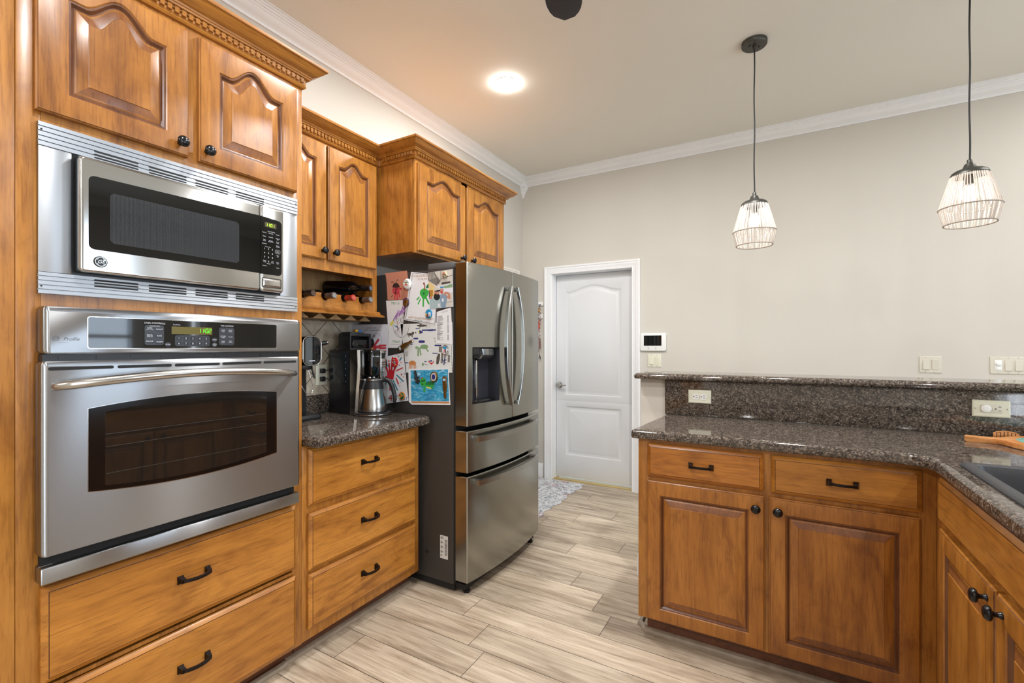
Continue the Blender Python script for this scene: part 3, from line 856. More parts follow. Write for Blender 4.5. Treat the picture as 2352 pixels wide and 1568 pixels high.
# ================================================================== WALL OVEN
ov = thing('wall_oven', 'stainless built-in wall oven below the microwave', 'oven', (F + .01, .79, .668))
mb = MB(FT); mb.box(.438, 1.156, .690, 1.376, -.48, .012); build('housing', mb, black_matte, ov)
mb = MB(FT)
L = []
for i, w in ((0, .001), (0, .030), (.002, .036), (.006, .040), (.012, .0425)):
    L.append([(p[0], p[1], w) for p in round_rect(.427 + i, 1.168 - i, 1.2585 + i * .4, 1.384 - i, max(.012 - i * .6, .003))])
mb.loops(L, True, True)
pan_ = build('control_panel', mb, steel, ov, 35)
WO = .0428
mb = MB(FT)
rim = round_rect(.5165, 1.0655, 1.2725, 1.3615, .007); inset(mb, rim, WO, chrome, .0004)
inset(mb, round_rect(.518, 1.064, 1.274, 1.360, .006), WO + .0003, black_gloss, .0006)
wk = WO + .0012
gp = pm('key_pad_grey', '2a2c33', 0.35); gk = pm('key_grey_black', '14151a', 0.3)
mb.poly(round_rect(.6475, .6975, 1.2835, 1.3435, .007), wk, gp); mb.poly(round_rect(.858, .9085, 1.2835, 1.3435, .007), wk, gp)
mb.poly([(.718, 1.318), (.8365, 1.318), (.8365, 1.3415), (.718, 1.3415)], wk, lcd_olive)
seven(mb, '11:02', .7935, 1.3245, wk + .0002, .0125, seg_green, .10)
mb.poly(round_rect(.727, .829, 1.280, 1.3145, .007), wk, gp)
for i, t in enumerate('1234567890'):
    u = .738 + .0200 * (i % 5); v = 1.3045 - .0160 * (i // 5)
    mb.poly(ring_pts(u, v, .0068, .0055, 16), wk + .0002, gk); add_text(mb, t, u, v, wk + .0004, .0085, print_white)
add_text(mb, 'OVEN CONTROLS', .6735, 1.349, wk, .0072, print_white, sx=.92)
add_text(mb, 'TIME CONTROLS', .8845, 1.349, wk, .0060, print_white, sx=.92)
add_text(mb, 'TrueTemp', .732, 1.347, wk, .0048, print_white)
add_text(mb, 'CONVECTION', .6725, 1.3405, wk + .0002, .0042, print_white)
for u, v, t in ((.6605, 1.3345, 'BAKE'), (.6605, 1.3298, 'MULTI/1 RACK'), (.6855, 1.331, 'ROAST'), (.6605, 1.3135, 'BROIL'), (.6605, 1.3090, 'HI/LO'), (.6855, 1.3115, 'BAKE'), (.6605, 1.2945, 'PROOF'), (.6855, 1.2930, 'WARM')):
    if t not in ('MULTI/1 RACK', 'HI/LO'): mb.poly(round_rect(u - .0108, u + .0108, v - .006, v + .0045, .004), wk + .0002, gk)
    add_text(mb, t, u, v, wk + .0004, .0062 if len(t) < 7 else .0034, print_white, sx=.9)
for u, v, t in ((.871, 1.3345, 'COOK'), (.871, 1.3297, 'TIME'), (.8955, 1.3345, 'DELAY'), (.8955, 1.3297, 'START'), (.871, 1.3140, 'KITCHEN'), (.871, 1.3095, 'TIMER'), (.8955, 1.3120, 'CLOCK'), (.871, 1.2965, 'OVEN'), (.871, 1.2920, 'LIGHT'), (.8955, 1.2975, 'SELF'), (.8955, 1.2930, 'CLEAN')):
    add_text(mb, t, u, v, wk + .0004, .0048, print_white, sx=.9)
for u, v, t in ((.708, 1.2855, ('PROBE',)), (.844, 1.3015, ('START',)), (.844, 1.2850, ('CLEAR', 'OFF'))):
    mb.poly(ring_pts(u, v, .0080, .0068, 18), wk, gp)
    for k, q in enumerate(t): add_text(mb, q, u, v - .0045 * k + .002 * (len(t) - 1), wk + .0002, .0048, print_white, sx=.9)
build('control_glass', mb, None, pan_, 0)
mb = MB(FT); dk_print = pm('grey_lettering', '3a3d40', .4)
logo_disc(mb, .4535, 1.300, WO, .0070, None, dk_print, dk_print)
add_text(mb, 'Profile', .4835, 1.2985, WO, .0125, dk_print, shear=.35); mb.poly([(.458, 1.2895), (.478, 1.2895), (.478, 1.2900), (.458, 1.2900)], WO, dk_print)
build('badge', mb, None, pan_, 0)
mb = MB(FT); mb.box(.430, 1.164, 1.2405, 1.2585, .002, .034)
for k in range(9): mb.box(.46 + k * .078, .46 + k * .078 + .05, 1.2455, 1.2535, .034, .0355)
build('vent_strip', mb, black_plastic, ov)
# door with barrel-shaped window
def barrel(u0, u1, v0, v1, bt, bb, r, n=18):
    pts = []
    for k in range(n + 1):
        t = -1 + 2 * k / n; pts.append((u0 + (u1 - u0) * (t + 1) / 2, v0 - bb * (1 - t * t)))
    for k in range(n + 1):
        t = 1 - 2 * k / n; pts.append((u0 + (u1 - u0) * (t + 1) / 2, v1 + bt * (1 - t * t)))
    return pts
mb = MB(FT)
L = []
for i, w in ((0, .006), (0, .040), (.0015, .0435), (.005, .0462), (.012, .0475)):
    L.append([(p[0], p[1], w) for p in round_rect(.4235 + i, 1.160 - i, .737 + i * .3, 1.2405 - i, max(.010 - i * .5, .003))])
mb.loops(L, True, True)
od = build('door', mb, steel, ov, 35)
WD = .0478
mb = MB(FT); inset(mb, barrel(.5155, 1.0625, .8835, 1.1115, .0195, .0215, 0), WD, steel_hi, .0003); inset(mb, barrel(.5170, 1.061, .885, 1.110, .019, .021, 0), WD + .0003, pm('window_black_border', '0c0b0b', .12), .0004)
ww = build('window', mb, None, od, 20)
oven_glass = pm('oven_glass', '1d1a17', 0.03, spec=.75)
mb = MB(FT); inset(mb, barrel(.553, 1.022, .893, 1.098, .016, .017, 0), WD + .0008, oven_glass, .0003)
rk = pm('rack_wire', '332f2b', .5)
for v, dv in ((.925, .000), (1.00, .0), (1.035, 0)):
    mb.poly(capsule((.555, v), (1.018, v), .0007, 3), WD + .0014, rk)
for k in range(11): mb.poly(ring_pts(.57 + k * .042, .925, .0022, .0022, 8), WD + .0014, rk)
build('glass', mb, None, ww, 0)
slots(od, ((.437, .573), (.581, .717), (.725, .859), (.867, 1.003), (1.011, 1.143)), (1.2215,), .0042, WD + .0006, 'vent_slot')
path = []; rad = []
for k in range(25):
    t = -1 + 2 * k / 24
    path.append((.790 + .339 * t, 1.176 + .022 * (1 - t * t), .058 + .040 * (1 - t ** 4))); rad.append(.0125 if abs(t) < .93 else .0105)
path = [(.451, 1.176, .046)] + path + [(1.129, 1.176, .046)]; rad = [.010] + rad + [.010]
mb = MB(FT); mb.tube(path, rad, 16); build('handle', mb, nickel, od, 60)
mb = MB(FT); mb.box(.4235, 1.158, .668, .7105, .001, .046, .004); build('kick_strip', mb, steel, ov)
mb = MB(FT); mb.box(.430, 1.152, .7105, .738, .001, .020); build('kick_vent', mb, black_matte, ov)

# ================================================================== REFRIGERATOR
fr = thing('refrigerator', 'stainless french-door refrigerator with water dispenser beside the drawer cabinet', 'refrigerator', (-1.75, 2.335, 0))
FY0, FY1, FYS = 1.930, 2.740, 1.930
def ffront(y): t = (y - 2.335) / .405; return -1.372 + .035 * (1 - t * t)
mb = MB(); mb.box(-2.13, -1.458, FY0, FY1, .045, 1.690, .004)
body = build('cabinet_body', mb, fridge_side, fr)
mb = MB(); mb.box(-1.458, -1.446, FY0 + .006, FY1 - .006, .06, 1.680); build('gasket', mb, rubber, fr)
mb = MB(); mb.box(-2.11, -1.46, FY0 + .01, FY1 - .01, .012, .045); mb.box(-1.46, -1.40, FY0 + .02, FY1 - .02, .022, .050); build('base_grille', mb, black_matte, fr)
for y in (FY0 + .05, FY1 - .05):
    mb = MB(); mb.lathe([(.018, 0), (.018, .012), (.012, .012), (.012, .03)], (-1.41, y, 0), 'w', 14); build('foot', mb, rubber, fr)
def fdoor(y0, y1, z0, z1, hole=None, xb=-1.445):
    ys = [y0 + (y1 - y0) * k / 24 for k in range(25)]
    zs = [z0 + .004, z1 - .004]
    if hole:
        ys = sorted([y for y in ys if abs(y - hole[0]) > .006 and abs(y - hole[1]) > .006] + [hole[0], hole[1]]); zs = [z0 + .004, hole[2], hole[3], z1 - .004]
    def outline(i, z):
        pts = [(xb + i, y0 + i, z), ]
        pts += [(ffront(y0) - .004 - i, y0 + i, z)]
        for k, y in enumerate(ys):
            yy = min(max(y, y0 + .004 + i), y1 - .004 - i); pts.append((ffront(yy) - i, yy, z))
        pts += [(ffront(y1) - .004 - i, y1 - i, z), (xb + i, y1 - i, z)]
        return pts
    Ls = [outline(.004, z0), outline(0, z0 + .004)] + [outline(0, z) for z in zs[1:-1]] + [outline(0, z1 - .004), outline(.004, z1)]
    n = len(Ls[0]); mb = MB()
    vs = [p for l in Ls for p in l]; fs = []
    for r in range(len(Ls) - 1):
        for i in range(n):
            j = (i + 1) % n
            if hole and r == 2 and 2 <= i < 2 + len(ys) - 1 and hole[0] - 1e-6 <= ys[i - 2] and ys[i - 1] <= hole[1] + 1e-6: continue
            fs.append([r * n + i, r * n + j, (r + 1) * n + j, (r + 1) * n + i])
    fs += [list(range(n))[::-1], [(len(Ls) - 1) * n + i for i in range(n)]]
    mb.add(vs, fs); return mb
SEAM = 2.333
H = (1.968, 2.196, .982, 1.276)
ld = build('door', fdoor(FY0, SEAM - .0025, .868, 1.713, H), steel_fridge, fr, 30)
rd = build('door', fdoor(SEAM + .0025, FY1, .868, 1.713), steel_fridge, fr, 30)
d1_ = build('drawer', fdoor(FY0, FY1, .630, .845), steel_fridge, fr, 30)
d2_ = build('drawer', fdoor(FY0, FY1, .068, .612), steel_fridge, fr, 30)
# dispenser
disp_wall = pm('dispenser_grey', '3a3b42', .25, .4); disp_lt = pm('dispenser_lit_wall', 'b9bcb4', .5); disp_dk = pm('dispenser_black', '101114', .12)
xa = ffront(2.08)
mb = MB()
a, b_, c, d = H; xi = xa - .062
corner = [(ffront(a), a, c), (ffront(b_), b_, c), (ffront(b_), b_, d), (ffront(a), a, d)]
inn = [(xi, a + .004, c + .004), (xi, b_ - .004, c + .004), (xi, b_ - .004, d - .004), (xi, a + .004, d - .004)]
mb.add(corner + inn, [[0, 1, 5, 4], [1, 2, 6, 5], [2, 3, 7, 6], [3, 0, 4, 7], [4, 5, 6, 7]], disp_wall)
dp = build('dispenser', mb, None, ld, 0)
mb = MB(); mb.box(xi, xa - .012, a + .004, b_ - .004, d - .058, d - .003, .004); build('dispenser_header', mb, disp_dk, dp)
mb = MB()
L = []
for y in (2.035, 2.04, 2.08, 2.14, 2.145):
    e = .004 if y in (2.035, 2.145) else 0
    L.append([(xa - .03, y, d - .066 + e), (xa - .012 - e, y, d - .060 + e), (xa + .006 - e, y, d - .040), (xa + .004 - e, y, d - .008), (xa - .03, y, d - .004)])
mb.loops(L, True, True); build('dispenser_controls', mb, pm('dispenser_silver', '8d9094', .22, .9), dp, 40)
mb = MB(); mb.box(xi + .0005, xi + .003, a + .012, 2.030, c + .07, d - .075, .001); build('lit_wall_patch', mb, disp_lt, dp)  # pale patch paints the lit left inner wall of the recess
mb = MB(); mb.box(xi, xi + .014, 2.050, 2.066, c + .02, d - .06, .004); build('paddle', mb, chrome, dp)
mb = MB(); mb.box(xi, xa - .012, a + .006, b_ - .006, c + .001, c + .016, .003); build('drip_tray', mb, disp_dk, dp)
# bowed door handles
for dr_, y_end, sgn, yb in ((ld, 2.283, -1, .066), (rd, 2.352, 1, .060)):
    L = []
    for k in range(29):
        t = -1 + 2 * k / 28; q = 1 - abs(t) ** 2.2
        z = 1.284 + .338 * t
        y = y_end + sgn * yb * q; x = ffront(y) + .036 + .012 * q
        hw = .0120 + .0040 * q; xb_ = x - .019 - .005 * q
        L.append([(xb_, y - hw * .75, z), (x - .004, y - hw, z), (x, y - hw * .55, z), (x, y + hw * .55, z), (x - .004, y + hw, z), (xb_, y + hw * .75, z)])
    mb = MB(); mb.loops(L, True, True)
    for t in (-1, 1):
        z = 1.284 + .326 * t; x = ffront(y_end)
        mb.box(x - .004, x + .026, y_end - .008, y_end + .008, z - .011, z + .011, .002)
    build('handle', mb, steel_fridge_dk, dr_, 50)
# bar handles of the drawers
for dr_, zc in ((d1_, .803), (d2_, .577)):
    L = []
    for k in range(25):
        t = -1 + 2 * k / 24
        y = 2.312 + .333 * t; x = ffront(y) + .034 + .012 * (1 - t * t); hz = .0155
        L.append([(x - .012, y, zc - hz), (x, y, zc - hz + .002), (x, y, zc + hz - .002), (x - .012, y, zc + hz)])
    mb = MB(); mb.loops(L, True, True)
    for t in (-1, 1):
        y = 2.312 + .318 * t; x = ffront(y); mb.box(x - .004, x + .030, y - .014, y + .014, zc - .013, zc + .013, .002)
    build('handle', mb, steel_fridge_dk, dr_, 40)
hinge_m = pm('hinge_grey', '57585a', .45)
for y0, y1 in ((FY0 + .001, FY0 + .07), (FY1 - .07, FY1 - .001)):
    mb = MB(); mb.box(-1.63, -1.462, y0, y1, 1.689, 1.722, .004); mb.box(-1.47, -1.43, y0 + .008, y1 - .01, 1.690, 1.716, .003); mb.lathe([(.014, 1.690), (.014, 1.719), (.011, 1.721)], (-1.418, (y0 + y1) / 2 - .012, 0), 'w', 16)
    build('hinge_cover', mb, hinge_m, fr, 40)
# label sticker with bar code and small screw on the fridge side
mb = MB(FY(FYS)); a, b_, c, d = -1.546, -1.494, .166, .287
mb.loops([[(p[0], p[1], w) for p in round_rect(a, b_, c, d, .003)] for w in (.0001, .0006)], False, True, True, pm('sticker_white', 'c9c9c7', .6))
ink = pm('ink_black', '19191b', .7)
v = c + .018
while v < d - .022:
    h = random.choice((.0012, .0018, .0027, .0010)); mb.poly([(a + .031, v), (b_ - .004, v), (b_ - .004, v + h), (a + .031, v + h)], .0008, ink); v += h + random.choice((.0012, .002, .0016))
for k in range(4):
    for j in range(3): mb.poly([(a + .004, c + .030 + k * .024 + j * .0045), (a + .015 + .008 * ((k + j) % 2), c + .030 + k * .024 + j * .0045), (a + .015 + .008 * ((k + j) % 2), c + .0325 + k * .024 + j * .0045), (a + .004, c + .0325 + k * .024 + j * .0045)], .0008, ink)
mb.poly([(a + .004, c + .012), (a + .011, c + .012), (a + .011, c + .019), (a + .004, c + .019)], .0008, ink)
build('sticker', mb, None, body, 0, label='white bar code sticker')
mb = MB(FY(FYS)); mb.lathe([(.009, 0), (.008, .003), (.004, .004)], (-1.632, .180, 0), 'w', 14); build('screw_cap', mb, black_plastic, body)

# ================================================================== PAPERS AND MAGNETS ON THE FRIDGE SIDE
PY = FYS
def Q5(x, y): return onY(860 + x / 9.225, 610 + y / 9.225, PY)
def Q6(x, y): return onY(860 + x / 8.71, 760 + y / 8.71, PY)
def Q4(x, y): return onY(690 + x / 6.533, 740 + y / 6.533, PY)
S5, S6 = 2.235 / 1063.12 / 9.225 * 1.16, 2.235 / 1063.12 / 8.71 * 1.16     # metres per crop pixel, horizontal
K = {n: pm('crayon_' + n, c, .85) for n, c in dict(salmon='bd8069', brown='2c1a17', red='c03a44', bright_red='c01c2a', black='141416', purple='a973bd', green='3f8f3a', pale_green='7d9a72', apple='35a53e', leaf='156a45', stem='8a4a38', gold='a9792a', teal='3a8397', navy='23276a', grey='77726c', dark_grey='4d463f', orange='c07e48', yellow='d8cf57', blue='1c86b4', pale_blue='a9cbe0', deep_blue='0f5f94', turtle='2c9a3e', dark_green='0f5a2e', skin='b9806a', shirt='9fb3b8', shirt_blue='7d93a8', sand='c4c0b8', cream='d7bf85', lilac='d3d4de', line='6b6b70', cyan='5fb0cf').items()}
KW = paper_white
def sheet(label, cat, corners, layer, mat, draw=None, name='drawing'):
    mb = MB(FY(PY)); w = .0006 + layer * .0011
    c = norm_poly(corners)
    mb.loops([[(p[0], p[1], w - .0004) for p in c], [(p[0], p[1], w) for p in c]], True, True, True, mat)
    cnt = [0]
    def P(pts, m):
        cnt[0] += 1; mb.poly(norm_poly(pts), w + .0002 + .000004 * cnt[0], m)
    if draw: draw(P, mb, w + .0004)
    o = build(name, mb, None, None, 0); tag(o, label, cat); return o
def ell(Q, x, y, rx, ry, n=20, a0=0, a1=2 * PI): return [Q(x + rx * math.cos(a0 + (a1 - a0) * i / n), y - ry * math.sin(a0 + (a1 - a0) * i / n)) for i in range(n + (0 if abs(a1 - a0) > 6.2 else 1))]
def cap_(Q, p, q, r): return [Q(*a) for a in capsule(p, q, r)]
def stroke(P, Q, pts, r, m):
    for a, b_ in zip(pts[:-1], pts[1:]): P(cap_(Q, a, b_, r), m)
def ring_(P, Q, x, y, rx, ry, r, m, n=18):
    pts = [(x + rx * math.cos(2 * PI * i / n), y + ry * math.sin(2 * PI * i / n)) for i in range(n + 1)]; stroke(P, Q, pts, r, m)
def txt(mb, Q, t, x, y, h, w, m, S=S5, rot=0, sx=1.0):
    u, v = Q(x, y); add_text(mb, t, u, v, w, h * S, m, rot=rot, sx=sx)

def d_lady(P, mb, w):
    P(ell(Q5, 460, 530, 76, 88), K['red']); P(cap_(Q5, (525, 485), (575, 482), 16), K['red']); P(cap_(Q5, (572, 480), (570, 510), 14), K['red'])
    for a, b_, r in (((432, 590), (435, 712), 15), ((480, 590), (489, 712), 15), ((520, 570), (536, 662), 14), ((398, 560), (392, 585), 8)): P(cap_(Q5, a, b_, r), K['red'])
    P(ell(Q5, 460, 462, 76, 98, 18, 0, PI), K['brown']); P(cap_(Q5, (462, 450), (452, 600), 10), K['black'])
    for x, y in ((400, 506), (425, 568), (500, 488), (498, 575), (553, 490), (378, 632), (370, 655)): P(ell(Q5, x, y, 11, 10, 10), K['black'])
    stroke(P, Q5, [(420, 375), (400, 345), (380, 333), (364, 345), (368, 362), (380, 360)], 4, K['brown']); stroke(P, Q5, [(468, 365), (474, 320), (486, 295), (505, 296), (512, 312), (500, 322)], 4, K['brown'])
sheet('salmon pink paper with a red ladybug handprint, top left of the fridge side', 'drawing', [Q5(222, 160), Q5(690, 105), Q5(708, 240), Q5(716, 700), Q5(690, 722), Q5(280, 726), Q5(262, 400), Q5(248, 240)], 0, K['salmon'], d_lady)

def d_face(P, mb, w):
    random.seed(3)
    for k in range(26): 
        x = 400 + random.random() * 240; y = 1090 - (x - 400) * .75 + random.random() * 90
        P(cap_(Q5, (x, y), (x + 40, y - 70 - random.random() * 40), 7), K['purple'])
    ring_(P, Q5, 570, 1260, 170, 262, 3, K['line'], 30); ring_(P, Q5, 490, 1155, 66, 72, 3, K['line']); ring_(P, Q5, 490, 1150, 27, 30, 4, K['line']); ring_(P, Q5, 615, 1150, 55, 62, 3, K['line'])
    P(ell(Q5, 360, 1235, 26, 32, 14), K['yellow']); P(ell(Q5, 392, 1195, 24, 34, 14), K['yellow']); P(ell(Q5, 376, 1222, 24, 30, 14), K['yellow'])
    for k in range(10): P(cap_(Q5, (420 + k * 9, 1255 + k * 3), (475 + k * 6, 1300 + k * 8), 3), K['teal'])
    stroke(P, Q5, [(490, 1180), (500, 1260), (505, 1400)], 4, K['red']); stroke(P, Q5, [(425, 1390), (490, 1360), (570, 1290)], 3, K['line']); stroke(P, Q5, [(430, 1400), (500, 1450), (575, 1530)], 3, K['line'])
    for k in range(3): stroke(P, Q5, [(450 + 40 * k, 1370), (470 + 40 * k, 1440)], 2, K['line'])
    txt(mb, Q5, "'Mm' is", 445, 795, 88, w, K['green'], rot=-.02); txt(mb, Q6, 'Mason', 445, 208, 78, w, K['green'], S6)
    P([Q6(335, 262), Q6(545, 262), Q6(545, 266), Q6(335, 266)], K['line'])
sheet('white paper with crayon face, purple hair and green writing', 'drawing', [Q5(250, 740), Q5(650, 728), Q6(545, 340), Q6(275, 335), Q5(300, 1400)], 1, KW, d_face)

def d_bee(P, mb, w):
    txt(mb, Q4, "I'm as lucky as can bee!", 1070, 84, 26, w, K['black'], S6 * 1.33, sx=.9); txt(mb, Q4, "World's best grandparents belong to me!", 1090, 118, 24, w, K['black'], S6 * 1.33, sx=.86)
    ring_(P, Q4, 1145, 270, 75, 105, 1.6, K['line']); stroke(P, Q4, [(1088, 250), (1090, 210), (1100, 192), (1118, 195), (1118, 212), (1106, 216), (1104, 204)], 3, K['black'])
    P(ell(Q4, 1060, 385, 85, 75), K['bright_red']); P(cap_(Q4, (1110, 350), (1172, 262), 16), K['red']); P(cap_(Q4, (1090, 375), (1200, 365), 22), K['red'])
    for y in (350, 388, 432): P(cap_(Q4, (1190, y), (1275, y - 2), 15), K['red'])
    P(cap_(Q4, (1232, 480), (1240, 490), 12), K['red'])
    ring_(P, Q4, 1062, 310, 44, 62, 4, K['black']); P(ell(Q4, 1062, 310, 44, 62), K['black']); P(ell(Q4, 1062, 305, 18, 24), K['dark_grey']); P(cap_(Q4, (1035, 395), (1090, 395), 10), K['yellow'])
sheet('grey-white sheet with red handprint bee behind the coffee maker', 'drawing', [Q4(720, 35), Q4(1318, 30), Q4(1312, 500), Q4(1240, 690), Q4(1160, 860), Q4(760, 880)], 0, K['lilac'], d_bee)

def d_apple(P, mb, w):
    fr_ = [(822, 155), (1340, 215), (1285, 1232), (672, 1130), (822, 155)]; stroke(P, Q5, fr_, 3, K['black']); stroke(P, Q5, [(806, 160), (655, 1140), (1296, 1246)], 1.6, K['line'])
    txt(mb, Q5, 'IF GRANDPARENTS', 1030, 222, 58, w, K['gold'], rot=-.05); txt(mb, Q5, 'TO ALWAYS BE', 1080, 282, 58, w, K['gold'], rot=-.05)
    txt(mb, Q5, 'HAPPY GRANDPARENTS DAY!', 985, 1118, 62, w, K['gold'], rot=-.10, sx=.80); txt(mb, Q5, 'MASON', 940, 1168, 58, w, K['leaf'], rot=-.08)
    P(ell(Q5, 1062, 580, 92, 98), K['apple']); P(ell(Q5, 1062, 660, 55, 50), K['apple']); P(cap_(Q5, (1120, 540), (1165, 560), 24), K['apple'])
    for a, b_, r in (((955, 668), (910, 720), 13), ((982, 710), (935, 812), 12), ((1045, 690), (1042, 860), 15), ((1105, 690), (1160, 805), 17)): P(cap_(Q5, a, b_, r), K['apple'])
    P(ell(Q5, 1052, 590, 22, 26), K['leaf']); stroke(P, Q5, [(1068, 515), (1076, 440), (1062, 368)], 12, K['stem']); P(ell(Q5, 1055, 380, 18, 24), K['stem'])
    P([Q5(1100, 485), Q5(1105, 440), Q5(1130, 400), Q5(1175, 365), Q5(1175, 450), Q5(1150, 478)], K['leaf'])
sheet('white card with a green handprint apple and gold lettering', 'drawing', [Q5(785, 130), Q5(1350, 195), Q5(1300, 1262), Q5(635, 1150)], 2, KW, d_apple)

def d_photo(P, mb, w):
    Q = Q5
    P([Q(1152, 152), Q(1668, 78), Q(1672, 360), Q(1330, 440)], K['sand']); P([Q(1152, 152), Q(1280, 135), Q(1420, 330), Q(1330, 430), Q(1155, 320)], K['grey'])
    for k in range(8): P(cap_(Q, (1165 + 34 * k, 165 - 4 * k), (1185 + 24 * k, 300 - 8 * k), 4), K['sand'])
    stroke(P, Q, [(1275, 135), (1385, 390)], 4, K['black']); stroke(P, Q, [(1420, 120), (1420, 290)], 4, K['black']); stroke(P, Q, [(1310, 390), (1440, 280), (1670, 200)], 5, K['dark_grey'])
    P([Q(1432, 360), Q(1620, 330), Q(1624, 370), Q(1436, 405)], K['dark_grey']); P([Q(1480, 440), Q(1665, 380), Q(1668, 455), Q(1490, 480)], K['pale_green'])
    P([Q(1158, 330), Q(1300, 430), Q(1290, 650), Q(1168, 680)], K['cream']); P([Q(1168, 520), Q(1255, 520), Q(1250, 650), Q(1180, 670)], K['gold']); P([Q(1168, 540), Q(1182, 545), Q(1188, 690), Q(1170, 700)], K['navy'])
    P([Q(1530, 600), Q(1678, 560), Q(1684, 868), Q(1535, 880)], K['sand']); P(cap_(Q, (1545, 780), (1670, 755), 4), K['line'])
    P([Q(1390, 620), Q(1510, 590), Q(1560, 640), Q(1525, 890), Q(1430, 895)], K['shirt_blue']); stroke(P, Q, [(1520, 575), (1590, 590), (1605, 690), (1560, 660)], 22, K['skin']); P(ell(Q, 1505, 600, 28, 30), K['skin'])
    P(ell(Q, 1440, 540, 38, 68), K['skin']); P(ell(Q, 1438, 560, 22, 20), K['red']); P(ell(Q, 1440, 490, 42, 30, 14, 0, PI), K['sand']); P(cap_(Q, (1415, 462), (1468, 458), 15), K['blue'])
    P([Q(1185, 720), Q(1290, 660), Q(1400, 690), Q(1425, 890), Q(1186, 912)], K['shirt']); P(ell(Q, 1210, 680, 32, 30), K['skin'])
    P(ell(Q, 1335, 580, 56, 90), K['skin']); P(ell(Q, 1335, 660, 68, 76), K['black']); P(ell(Q, 1345, 596, 30, 14), K['skin']); P(cap_(Q, (1315, 535), (1390, 525), 20), K['black']); P(ell(Q, 1330, 520, 62, 66, 16, 0, PI), K['sand']); P(cap_(Q, (1300, 520), (1375, 500), 14), K['sand'])
    P(ell(Q, 1462, 730, 22, 40), K['lilac']); P(ell(Q, 1380, 840, 22, 40), K['lilac'])
sheet('colour photo of two people in sunglasses and caps, under the hinge cover', 'photo', [Q5(1150, 150), Q5(1670, 75), Q5(1686, 872), Q5(1182, 918)], 4, K['lilac'], d_photo, 'photograph')

def d_list(P, mb, w):
    def row(t, l): return Q5(1345 + 190 * t - 0 * l, 0)
    y = 0.09
    def at(a, b_):   # a across 0..1, b down 0..1 over the sheet
        tl, tr, br, bl = Q5(1330, 980), Q5(1600, 892), Q6(1518, 258), Q6(1245, 245)
        top = (tl[0] + (tr[0] - tl[0]) * a, tl[1] + (tr[1] - tl[1]) * a); bot = (bl[0] + (br[0] - bl[0]) * a, bl[1] + (br[1] - bl[1]) * a)
        return (top[0] + (bot[0] - top[0]) * b_, top[1] + (bot[1] - top[1]) * b_)
    def seg(a0, a1, b_, h): P([at(a0, b_), at(a1, b_), at(a1, b_ + h), at(a0, b_ + h)], K['line'])
    random.seed(5)
    for b0, n in ((.20, 11), (.46, 12), (.74, 8)):
        P([at(.06, b0 - .035), at(.45, b0 - .035), at(.45, b0 - .020), at(.06, b0 - .020)], K['black'])
        for k in range(n):
            b_ = b0 + k * .0205; seg(.06, .22 + random.random() * .35, b_, .008); seg(.83, .93, b_, .010)
    seg(.3, .9, .05, .006); seg(.45, .92, .075, .006)
sheet('white sheet edge showing behind the price list', 'paper', [Q5(1560, 905), Q5(1628, 885), Q6(1572, 262), Q6(1500, 266)], 2, KW, None, 'paper_sheet')
sheet('white printed price list at the right edge of the fridge side', 'list', [Q5(1330, 980), Q5(1600, 892), Q6(1518, 258), Q6(1245, 245)], 3, KW, d_list, 'price_list')

